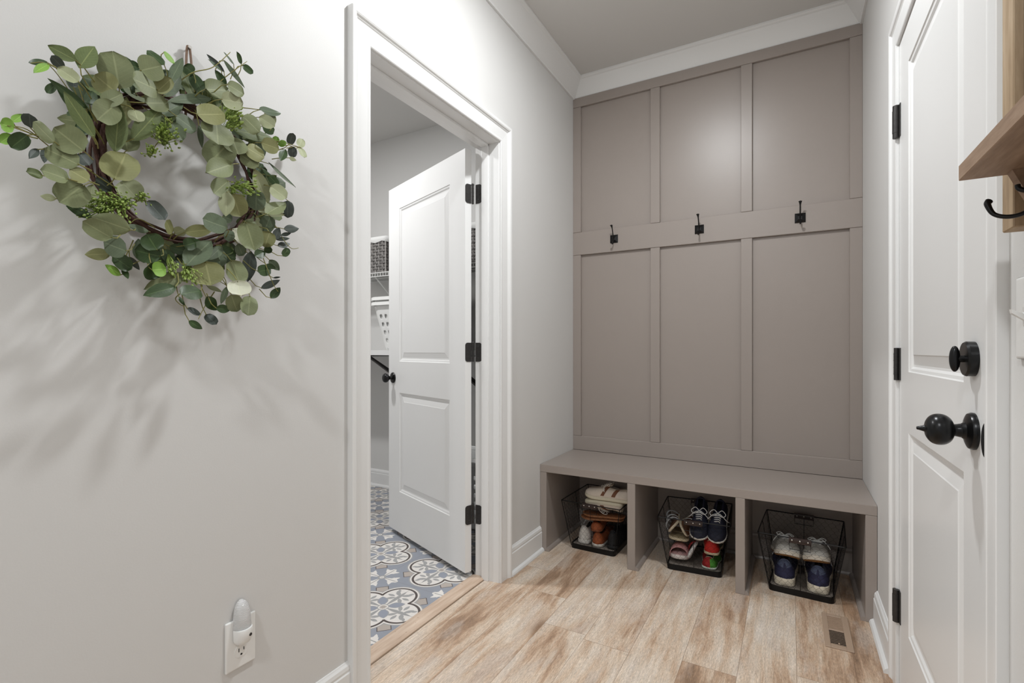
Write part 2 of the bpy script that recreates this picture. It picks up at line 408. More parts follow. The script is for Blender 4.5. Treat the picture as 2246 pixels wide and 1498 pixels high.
# ---- moulded two-panel doors
def door_slab(W, H, T, rects, mx, name, parent=None):
    """local x 0..W along the leaf, y 0..T thickness, z 0..H"""
    bm = B()
    xs = sorted({0, W}|{r[0] for r in rects}|{r[1] for r in rects}); zs = sorted({0, H}|{r[2] for r in rects}|{r[3] for r in rects})
    prof = [(0, 0), (0.003, 0.003), (0.010, 0.0045), (0.016, 0.009), (0.022, 0.0095), (0.048, 0.004), (0.051, 0.0025)]
    for yy, sg in ((0.0, 1), (T, -1)):
        for i in range(len(xs)-1):
            for j in range(len(zs)-1):
                q = (xs[i], xs[i+1], zs[j], zs[j+1])
                if any(abs(q[0]-r[0]) < 1e-6 and abs(q[1]-r[1]) < 1e-6 and abs(q[2]-r[2]) < 1e-6 and abs(q[3]-r[3]) < 1e-6 for r in rects):
                    rings = []
                    for a, d in prof:
                        rings.append([bm.verts.new((px, yy+sg*d, pz)) for px, pz in ((q[0]+a, q[2]+a), (q[1]-a, q[2]+a), (q[1]-a, q[3]-a), (q[0]+a, q[3]-a))])
                    for r0, r1 in zip(rings, rings[1:]):
                        for k in range(4): bm.faces.new((r0[k], r0[(k+1) % 4], r1[(k+1) % 4], r1[k]))
                    bm.faces.new(rings[-1])
                else: bm.faces.new([bm.verts.new(p) for p in ((q[0], yy, q[2]), (q[1], yy, q[2]), (q[1], yy, q[3]), (q[0], yy, q[3]))])
    for p in ([(0, 0, 0), (0, T, 0), (0, T, H), (0, 0, H)], [(W, 0, 0), (W, T, 0), (W, T, H), (W, 0, H)], [(0, 0, 0), (W, 0, 0), (W, T, 0), (0, T, 0)], [(0, 0, H), (W, 0, H), (W, T, H), (0, T, H)]):
        bm.faces.new([bm.verts.new(v) for v in p])
    bmesh.ops.remove_doubles(bm, verts=bm.verts, dist=1e-5)
    bmesh.ops.transform(bm, matrix=mx, verts=bm.verts)
    return obj(name, bm, M['trim'], parent, smooth=False)
# laundry door: leaf swings into the laundry, 111 degrees open
PH = math.radians(21.3); ld = Vector((-math.cos(PH), math.sin(PH), 0)); tn = Vector((math.sin(PH), math.cos(PH), 0))
A0 = Vector((-1.3355, 1.927, 0.03))
mxd = Matrix(((ld.x, tn.x, 0, A0.x), (ld.y, tn.y, 0, A0.y), (0, 0, 1, A0.z), (0, 0, 0, 1)))
d1 = door_slab(0.81, 2.0, 0.035, [(0.135, 0.675, 0.235, 0.805), (0.135, 0.675, 0.985, 1.865)], mxd, 'door_1'); tag(d1, kind='structure')
def butt_hinge(parent, pin, d_leaf, d_jamb, z0, name='hinge'):
    """barrel at pin, leaves along two horizontal directions"""
    h = obj(name, (lambda b: (tube(b, [(pin[0], pin[1], z0), (pin[0], pin[1], z0+0.09)], 0.0058, 12), tube(b, [(pin[0], pin[1], z0+0.09), (pin[0], pin[1], z0+0.096)], [0.0075, 0.005], 12), [tube(b, [(pin[0], pin[1], z0+q-0.0006), (pin[0], pin[1], z0+q+0.0006)], 0.0066, 12) for q in (0.018, 0.036, 0.054, 0.072)], b)[-1])(B()), M['hinge'], parent, smooth=40)
    for dvec, nm in ((d_leaf, 'hinge_leaf'), (d_jamb, 'hinge_leaf')):
        base, e, n = dvec; e = Vector(e).normalized(); n = Vector(n).normalized(); base = Vector(base)
        bm = B(); L, r = 0.033, 0.013; pts = [(0, 0), (L-r, 0)]+[(L-r+r*math.sin(a), r-r*math.cos(a)) for a in [PI/8*k for k in range(1, 5)]]+[(L-r+r*math.cos(a), 0.09-r+r*math.sin(a)) for a in [PI/8*k for k in range(0, 5)]]+[(0, 0.09)]
        poly_extrude(bm, [base+e*a+Vector((0, 0, z0+b)) for a, b in pts], n*0.0022)
        for a, b in ((0.012, 0.018), (0.022, 0.045), (0.012, 0.072)):
            q = base+e*a+Vector((0, 0, z0+b))+n*0.002; tube(bm, [q, q+n*0.0012], [0.0036, 0.0026], 8)
        obj(nm, bm, M['hinge'], h)
    return h
PIN = (-1.3185, 1.966)
edge0 = A0+tn*0.033
for z0 in (0.255, 1.025, 1.775):
    butt_hinge(d1, PIN, ((edge0.x+0.0006, edge0.y-0.0002, 0), -tn, -ld), ((XLL+0.001, D1+0.0002, 0), (1, 0, 0), (0, -1, 0)), z0)
def knob(parent, c, ax, prof_rose, prof_knob, name='door_knob', mt=None):
    z = Vector(ax).normalized(); u, v = frame_for(z); mx = Matrix(((u.x, v.x, z.x, c[0]), (u.y, v.y, z.y, c[1]), (u.z, v.z, z.z, c[2]), (0, 0, 0, 1)))
    bm = B(); lathe(bm, prof_rose, 40, mx); ro = obj('rose_plate', bm, mt or M['bronze'], parent, smooth=35)
    pk = [(max(0.0, q.x), q.y) for q in catmull([(a, b, 0) for a, b in prof_knob], 4)]; pk[0] = prof_knob[0]; pk[-1] = prof_knob[-1]
    bm = B(); lathe(bm, pk, 48, mx); return obj(name, bm, mt or M['bronze'], parent, smooth=35)
ROSE = [(0.0, 0.0), (0.031, 0.0), (0.0315, 0.004), (0.029, 0.0075), (0.016, 0.0105), (0.0, 0.0105)]
KN = [(0.0, 0.008), (0.011, 0.009), (0.0105, 0.022), (0.013, 0.030), (0.022, 0.036), (0.0265, 0.044), (0.0265, 0.052), (0.022, 0.060), (0.012, 0.0645), (0.0, 0.0655)]
kc = A0+ld*0.752+Vector((0, 0, 0.888))
knob(d1, kc, -tn, ROSE, KN); knob(d1, kc+tn*0.035, tn, ROSE, KN)
bm = B(); fc = A0+ld*0.8101; 
poly_extrude(bm, [fc+tn*0.006+Vector((0, 0, 0.86)), fc+tn*0.029+Vector((0, 0, 0.86)), fc+tn*0.029+Vector((0, 0, 0.916)), fc+tn*0.006+Vector((0, 0, 0.916))], ld*0.001); obj('latch_plate', bm, M['hinge'], d1)
# right-hand door: closed, hinges on the far side
GA = 0.003
mxr = Matrix(((0, 1, 0, XR+0.0012), (-1, 0, 0, R1), (0, 0, 1, 0.012), (0, 0, 0, 1)))
d2 = door_slab(R1-R0, 2.03, 0.035, [(0.1345, 0.6655, 0.229, 0.826), (0.1345, 0.6655, 1.004, 1.912)], mxr, 'door_2'); tag(d2, kind='structure')
for zc, spring in ((1.802, True), (1.036, False), (0.272, True)):
    bm = B(); r = 0.0105 if spring else 0.007; px, py = XR-0.007, R1+0.0015; zz = zc-0.051
    tube(bm, [(px, py, zz), (px, py, zz+0.016)], r*0.93, 16); tube(bm, [(px, py, zz+0.016), (px, py, zz+0.086)], r, 16); tube(bm, [(px, py, zz+0.086), (px, py, zz+0.102)], r*0.93, 16)
    if not spring: [tube(bm, [(px, py, zz+q-0.0007), (px, py, zz+q+0.0007)], r*1.08, 16) for q in (0.02, 0.04, 0.062, 0.082)]
    h = obj('hinge', bm, M['hinge'], d2, smooth=40)
    bm = B(); box(bm, XR-0.0015, XR+0.0045, R1-0.022, R1-0.002, zz, zz+0.102, 0.001, seg=1); obj('hinge_leaf', bm, M['hinge'], h)
KY = 1.2335
RO2 = [(0.0, 0.0), (0.0345, 0.0), (0.035, 0.004), (0.0325, 0.009), (0.027, 0.0115), (0.017, 0.014), (0.0125, 0.02), (0.0, 0.02)]
KN2 = [(0.0, 0.014), (0.0125, 0.016), (0.0115, 0.027), (0.012, 0.030), (0.0155, 0.031), (0.022, 0.0345), (0.0275, 0.041), (0.0298, 0.049), (0.0288, 0.058), (0.024, 0.0655), (0.015, 0.071), (0.0075, 0.0725), (0.0058, 0.075), (0.0045, 0.079), (0.0035, 0.082), (0.0028, 0.085), (0.0, 0.0855)]
knob(d2, (XR+0.0012, KY, 0.928), (-1, 0, 0), RO2, KN2)
RO3 = [(0.0, 0.0), (0.0325, 0.0), (0.033, 0.012), (0.0305, 0.0155), (0.0, 0.0160)]
z = Vector((-1, 0, 0)); mxk = Matrix(((0, 0, -1, XR+0.0012), (1, 0, 0, KY), (0, -1, 0, 1.0635), (0, 0, 0, 1)))
bm = B(); lathe(bm, RO3, 40, mxk); db = obj('deadbolt', bm, M['bronze'], d2, smooth=35)
bm = B(); tube(bm, [(XR-0.010, KY, 1.0635), (XR-0.024, KY, 1.0635)], 0.0065, 14)
rows = []
for i in range(17):     # oval thumb turn
    s = math.sin(PI*(i/16-0.5)); hz = 0.0245*s; ww = 0.0078*math.sqrt(max(0.02, 1-(abs(s)**3)*0.98)); dd = 0.0085*math.sqrt(max(0.02, 1-s*s*0.98))
    rows.append([(XR-0.026+dd*math.cos(a)-0.001, KY+ww*math.sin(a), 1.0635+hz) for a in [2*PI*k/16 for k in range(16)]])
vs = grid_strip(bm, rows, closed=True); bm.faces.new(vs[0]); bm.faces.new(vs[-1]); obj('thumb_turn', bm, M['bronze'], db, smooth=50)
bm = B(); tube(bm, [(XR-0.0115, KY-0.02, 1.058), (XR-0.0135, KY-0.02, 1.058)], 0.003, 10); obj('screw', bm, M['hinge'], db)
# latch strike with its curved lip on the jamb
bm = B(); rows = []
for i in range(13):
    a = i/12*PI; zz = 0.923-0.030*math.cos(a); bl_ = math.sin(a)**0.8
    rows.append([(XR-0.0010, R0-0.0035, zz), (XR-0.0045-0.003*bl_, R0-0.001, zz), (XR-0.0040-0.0050*bl_, R0+0.0025, zz), (XR-0.0030-0.0062*bl_, R0+0.0035, zz)])
grid_strip(bm, rows); o = obj('strike_plate', bm, M['bronze'], rc); sm = o.modifiers.new('s', 'SOLIDIFY'); sm.thickness = 0.0015
# ================================================================== BENCH
be = thing('bench', 'taupe built-in bench with three open cubbies below the panelled back wall', 'bench', (-0.44, 2.65, 0))
bm = B(); box(bm, XL+0.001, XR-0.001, YF, YB-0.019, 0.4251, ZB, 0.002); obj('seat', bm, M['taupe'], be)
for x0, x1 in ((XL+0.001, -1.1429), (-0.7026, -0.6634), (-0.2145, -0.176), (0.2594, XR-0.001)):
    bm = B(); box(bm, x0, x1, YF+0.0005, YB-0.0001, 0.0, 0.4245, 0.0015, seg=1); obj('upright', bm, M['taupe'], be)
for x, sx in ((-1.1429, 1), (-0.6634, 1), (-0.176, 1), (0.2594, -1)):
    bm = B(); pr = [(0, 0), (0.016, 0), (0.015, 0.010), (0.010, 0.016), (0, 0.018)]
    poly_extrude(bm, [(x+sx*a, YF+0.002, z) for a, z in pr], (0, YB-YF-0.034, 0)); obj('shoe_moulding', bm, M['taupe'], be)
# ================================================================== COAT HOOKS
HK = [(-0.9171, 'left coat hook, nearest the laundry door side wall'), (-0.4366, 'middle coat hook of the three on the taupe rail'), (0.0412, 'right coat hook, nearest the white paneled door')]
def make_hook(x, label):
    z = 1.742
    h = thing('coat_hook', 'black iron square-plate '+label, 'hook', (x, YB-0.018, z), group='hooks on the taupe rail')
    bm = B(); yy = YB-0.018; s = 0.0235
    rings = [[(x-s*k, yy-d, z-s*k), (x+s*k, yy-d, z-s*k), (x+s*k, yy-d, z+s*k), (x-s*k, yy-d, z+s*k)] for k, d in ((1, 0), (1, 0.003), (0.35, 0.011))]
    vs = grid_strip(bm, rings, closed=True); bm.faces.new(vs[-1]); bm.faces.new(vs[0]); obj('back_plate', bm, M['bronze'], h)
    bm = B(); P = catmull([(x, yy-0.010, z-0.004), (x, yy-0.020, z+0.012), (x, yy-0.028, z+0.034), (x, yy-0.042, z+0.058), (x, yy-0.056, z+0.070)], 5)
    n = len(P); tube(bm, P, [0.0042-0.001*min(1, i/8)+0.0055*max(0, (i/(n-1)-0.7)/0.3)**1.3 for i in range(n)], 4, ry=[0.004+0.001*max(0, (i/(n-1)-0.7)/0.3) for i in range(n)]); obj('upper_prong', bm, M['bronze'], h)
    bm = B(); P = catmull([(x, yy-0.010, z-0.002), (x, yy-0.017, z-0.020), (x, yy-0.028, z-0.034), (x, yy-0.042, z-0.034), (x, yy-0.050, z-0.018)], 5)
    n = len(P); tube(bm, P, [0.0035+0.003*max(0, (i/(n-1)-0.75)/0.25) for i in range(n)], 6); obj('lower_prong', bm, M['bronze'], h)
for x, l in HK: make_hook(x, l)
# ================================================================== FLOOR VENT
M['ventb'] = mat('tan_metal', (170, 147, 127), 0.45, noise_amt=0.04, nscale=30)
vt = thing('floor_vent', 'tan metal floor register with slats in the planks before the bench', 'vent', (0.155, 2.27, 0))
vx0, vx1, vy0, vy1 = 0.110, 0.1985, 2.136, 2.402
bm = B(); ix0, ix1 = vx0+0.018, vx1-0.022; iy0, iy1 = vy0+0.026, vy1-0.018; ym = (iy0+iy1)/2
for a in ((vx0, ix0, vy0, vy1), (ix1, vx1, vy0, vy1), (ix0, ix1, vy0, iy0), (ix0, ix1, iy1, vy1), (ix0, ix1, ym-0.004, ym+0.004)): box(bm, a[0], a[1], a[2], a[3], 0.0, 0.0045, 0.0012, seg=1)
obj('frame', bm, M['ventb'], vt)
bm = B(); box(bm, ix0, ix1, iy0, iy1, 0.0002, 0.0008); obj('duct_opening', bm, M['black'], vt)
bm = B(); box(bm, ix0-0.001, ix1+0.001, ym, iy1+0.001, 0.0008, 0.0014); obj('damper', bm, M['ventb'], vt)
for half, (ya, yb) in enumerate(((iy0, ym-0.004), (ym+0.004, iy1))):
    for k in range(10):
        yk = ya+(yb-ya)*(k+0.5)/10; bm = B()
        if half == 0: poly_extrude(bm, [(ix0-0.001, yk-0.0022, 0.0040), (ix0-0.001, yk-0.0010, 0.0044), (ix0-0.001, yk+0.0012, 0.0012), (ix0-0.001, yk, 0.0010)], (ix1-ix0+0.002, 0, 0))
        else: poly_extrude(bm, [(ix0-0.001, yk-0.0017, 0.0015), (ix0-0.001, yk-0.0017, 0.0044), (ix0-0.001, yk+0.0017, 0.0044), (ix0-0.001, yk+0.0017, 0.0015)], (ix1-ix0+0.002, 0, 0))
        obj('slat', bm, M['ventb'], vt)
bm = B(); box(bm, 0.152, 0.157, iy0+0.004, iy0+0.012, 0.0035, 0.007, 0.0008, seg=1); obj('damper_lever', bm, M['ventb'], vt)
# ================================================================== OUTLET AND NIGHT LIGHT
M['clear'] = (lambda t: (t.out('Base Color', (0.97, 0.97, 0.97)), setattr(t.b.inputs['Roughness'], 'default_value', 0.12), setattr(t.b.inputs['Transmission Weight'], 'default_value', 0.45), setattr(t.b.inputs['IOR'], 'default_value', 1.45), t.bump(t.sep(t.pos())[2].op('MULTIPLY', 2100.0).op('SINE'), 0.35, 0.001), t.m)[-1])(NT('ribbed_clear_plastic'))
oy0, oy1, oz0, oz1 = 0.697, 0.773, 0.3035, 0.4245; oc = (oy0+oy1)/2; ozc = (oz0+oz1)/2
ou = thing('wall_outlet', 'white duplex power outlet low on the left wall below the wreath', 'outlet', (XL, oc, ozc))
bm = B(); box(bm, XL, XL+0.006, oy0, oy1, oz0, oz1, 0.004, seg=3); obj('cover_plate', bm, M['plastic'], ou, smooth=50)
def rounded_disc(bm, y, z, r, hh, x0, x1, n=28):
    pts = []
    for k in range(n):
        a = 2*PI*k/n; pts.append((x0, y+r*math.cos(a), z+max(-hh, min(hh, r*math.sin(a)))))
    poly_extrude(bm, pts, (x1-x0, 0, 0))
for zz in (ozc-0.0195, ozc+0.0195):
    bm = B(); rounded_disc(bm, oc, zz, 0.0172, 0.0142, XL+0.004, XL+0.0072); so = obj('socket', bm, M['plastic'], ou)
    bm = B()
    for yy, hh in ((oc-0.0063, 0.0045), (oc+0.0063, 0.0036)): box(bm, XL+0.0071, XL+0.0074, yy-0.0011, yy+0.0011, zz+0.003-hh, zz+0.003+hh)
    rounded_disc(bm, oc, zz-0.0085, 0.0026, 0.0024, XL+0.0071, XL+0.0074, 12); obj('slots', bm, M['black'], so)
bm = B(); tube(bm, [(XL+0.005, oc, ozc), (XL+0.0072, oc, ozc)], [0.003, 0.0025], 12); obj('screw', bm, M['plastic'], ou)
nl = thing('night_light', 'clear ribbed plug-in night light in the upper socket of the wall outlet', 'night light', (XL+0.008, oc, ozc+0.02))
bm = B(); zb0, zb1 = ozc+0.001, ozc+0.036
rows = []
for i, (zz, hw, dp) in enumerate(((zb0, 0.013, 0.014), (zb0+0.003, 0.0175, 0.019), (zb0+0.012, 0.0205, 0.0235), (zb1, 0.0215, 0.026), (zb1+0.003, 0.0205, 0.025))):
    rows.append([(XL+0.0076+dp*max(0.0, math.sin(a))**0.6, oc+hw*math.cos(a), zz) for a in [PI*k/14 for k in range(15)]])
vs = grid_strip(bm, rows, closed=True); bm.faces.new(vs[0]); bm.faces.new(vs[-1]); obj('base', bm, M['plastic'], nl, smooth=40)
bm = B(); rows = []
for k in range(15):
    t_ = k/14; zz = zb1+0.003+0.066*t_; s_ = math.sqrt(max(0.03, 1-t_**4.5))*(1-0.12*t_); hw = 0.0205*s_; dp = 0.024*s_
    rows.append([(XL+0.004+dp*max(0.0, math.sin(a))**0.6, oc+hw*math.cos(a), zz) for a in [PI*q/16 for q in range(17)]])
vs = grid_strip(bm, rows, closed=True); bm.faces.new(vs[0]); bm.faces.new(vs[-1]); obj('lens', bm, M['clear'], nl, smooth=40)
bm = B(); tube(bm, [(XL+0.017, oc, zb1+0.006), (XL+0.017, oc, zb1+0.040)], [0.006, 0.0085], 12); obj('bulb', bm, M['plastic'], nl, smooth=True)
bm = B(); sx_ = XL+0.0076+0.0222; tube(bm, [(sx_, oc+0.008, zb0+0.022), (sx_+0.0022, oc+0.008, zb0+0.022)], 0.0038, 14); obj('light_sensor', bm, M['hinge'], nl)
# ================================================================== LIGHT SWITCH
sw = thing('light_switch', 'white toggle switch plate on the right wall beside the closed door', 'switch', (XR, 0.978, 1.127))
bm = B(); box(bm, XR-0.006, XR, 0.90, 1.014, 1.067, 1.187, 0.0045, seg=3); obj('cover_plate', bm, M['plastic'], sw, smooth=50)
for yy in (0.980, 0.934):
    bm = B(); box(bm, XR-0.007, XR-0.004, yy-0.006, yy+0.006, 1.115, 1.139, 0.001, seg=1)
    poly_extrude(bm, [(XR-0.006, yy-0.0045, 1.122), (XR-0.020, yy-0.0035, 1.133), (XR-0.021, yy-0.0035, 1.139), (XR-0.006, yy-0.0045, 1.131)], (0, 0.009, 0)); obj('toggle', bm, M['plastic'], sw)
    for zz in (1.097, 1.157):
        bm = B(); tube(bm, [(XR-0.0055, yy, zz), (XR-0.0072, yy, zz)], [0.0032, 0.0026], 10); obj('screw', bm, M['plastic'], sw)
# ================================================================== COAT RACK on the right wall
def pine():
    t = NT('pale_stained_pine'); x, y, z = t.sep(t.pos())
    n = t.noise(t.comb(x*60, y*60, z*7), 1.2, 5, 0.65); n2 = t.noise(t.comb(x*9, y*9, z*3), 1.0, 3, 0.5)
    c = t.ramp(n*0.6+n2*0.4, [(0.3, (136, 112, 86)), (0.5, (172, 148, 118)), (0.7, (196, 174, 146))]); t.out('Base Color', c); t.b.inputs['Roughness'].default_value = 0.6; t.bump(n, 0.25, 0.002); return t.m
def shelfwood():
    t = NT('brown_stained_shelf'); x, y, z = t.sep(t.pos())
    n = t.noise(t.comb(x*70, y*8, z*70), 1.2, 5, 0.65); n2 = t.noise(t.comb(x*9, y*2, z*9), 2.0, 3, 0.5)
    c = t.ramp(n*0.6+n2*0.4, [(0.3, (122, 98, 78)), (0.5, (156, 130, 108)), (0.7, (180, 156, 134))]); t.out('Base Color', c); t.b.inputs['Roughness'].default_value = 0.6; t.bump(n, 0.25, 0.002); return t.m
M['pine'] = pine(); M['shelfw'] = shelfwood(); M['dkwood'] = mat('dark_weathered_board', (92, 78, 68), 0.7, noise_amt=0.35, nscale=25); M['chalk'] = mat('dark_green_chalkboard', (52, 60, 56), 0.7, noise_amt=0.15, nscale=8)
cr = thing('coat_rack', 'rustic wooden wall rack with shelf, dark board and iron hooks by the light switch', 'coat rack', (XR, 0.6, 1.25))
ye0, ye1, xf = 0.9085, 0.9485, 0.2600
bm = B(); box(bm, xf, XR, ye0, ye1, 1.2447, 1.95, 0.0015, seg=1); obj('side_post', bm, M['pine'], cr)
bm = B(); box(bm, xf, XR, 0.30, 0.34, 1.2447, 1.95, 0.0015, seg=1); obj('side_post', bm, M['pine'], cr)
bm = B(); box(bm, 0.204, XR, 0.26, ye0, 1.3155, 1.3370, 0.001, seg=1); obj('shelf', bm, M['shelfw'], cr)
bm = B(); box(bm, 0.2725, XR, 0.34, ye0, 1.2500, 1.3153, 0.001, seg=1); obj('hook_rail', bm, M['pine'], cr)
bm = B(); box(bm, 0.262, XR, 0.34, ye0, 1.91, 1.95, 0.001, seg=1); obj('top_rail', bm, M['pine'], cr)
for ia, ib in ((0.885, ye0), (0.34, 0.363)): bm = B(); box(bm, 0.2700, XR, ia, ib, 1.3371, 1.91, 0.001, seg=1); obj('inner_frame', bm, M['dkwood'], cr)
bm = B(); box(bm, 0.283, XR, 0.363, 0.885, 1.3371, 1.91); obj('chalkboard', bm, M['chalk'], cr)
for yy in (0.884, 0.363):
    bm = B(); poly_extrude(bm, [(0.2724, yy, 1.3154), (0.2724, yy, 1.272), (0.268, yy, 1.278), (0.252, yy, 1.3154)], (0, 0.018, 0)); obj('shelf_bracket', bm, M['shelfw'], cr)
for yy in (0.872, 0.62, 0.40):
    bm = B(); box(bm, 0.2685, 0.2725, yy-0.008, yy+0.008, 1.2560, 1.2980, 0.0012, seg=1)
    P = catmull([(0.270, yy, 1.263), (0.258, yy+0.002, 1.2545), (0.245, yy+0.006, 1.2535), (0.234, yy+0.012, 1.2600), (0.229, yy+0.016, 1.2740), (0.231, yy+0.018, 1.2790)], 5); n = len(P)
    tube(bm, P, [0.0028+0.0016*max(0, (i/(n-1)-0.6)/0.4) for i in range(n)], 10)
    P = catmull([(0.270, yy, 1.285), (0.262, yy+0.002, 1.284), (0.256, yy+0.004, 1.288), (0.255, yy+0.005, 1.293)], 4); tube(bm, P, 0.003, 10)
    obj('hook', bm, M['bronze'], cr, smooth=50)
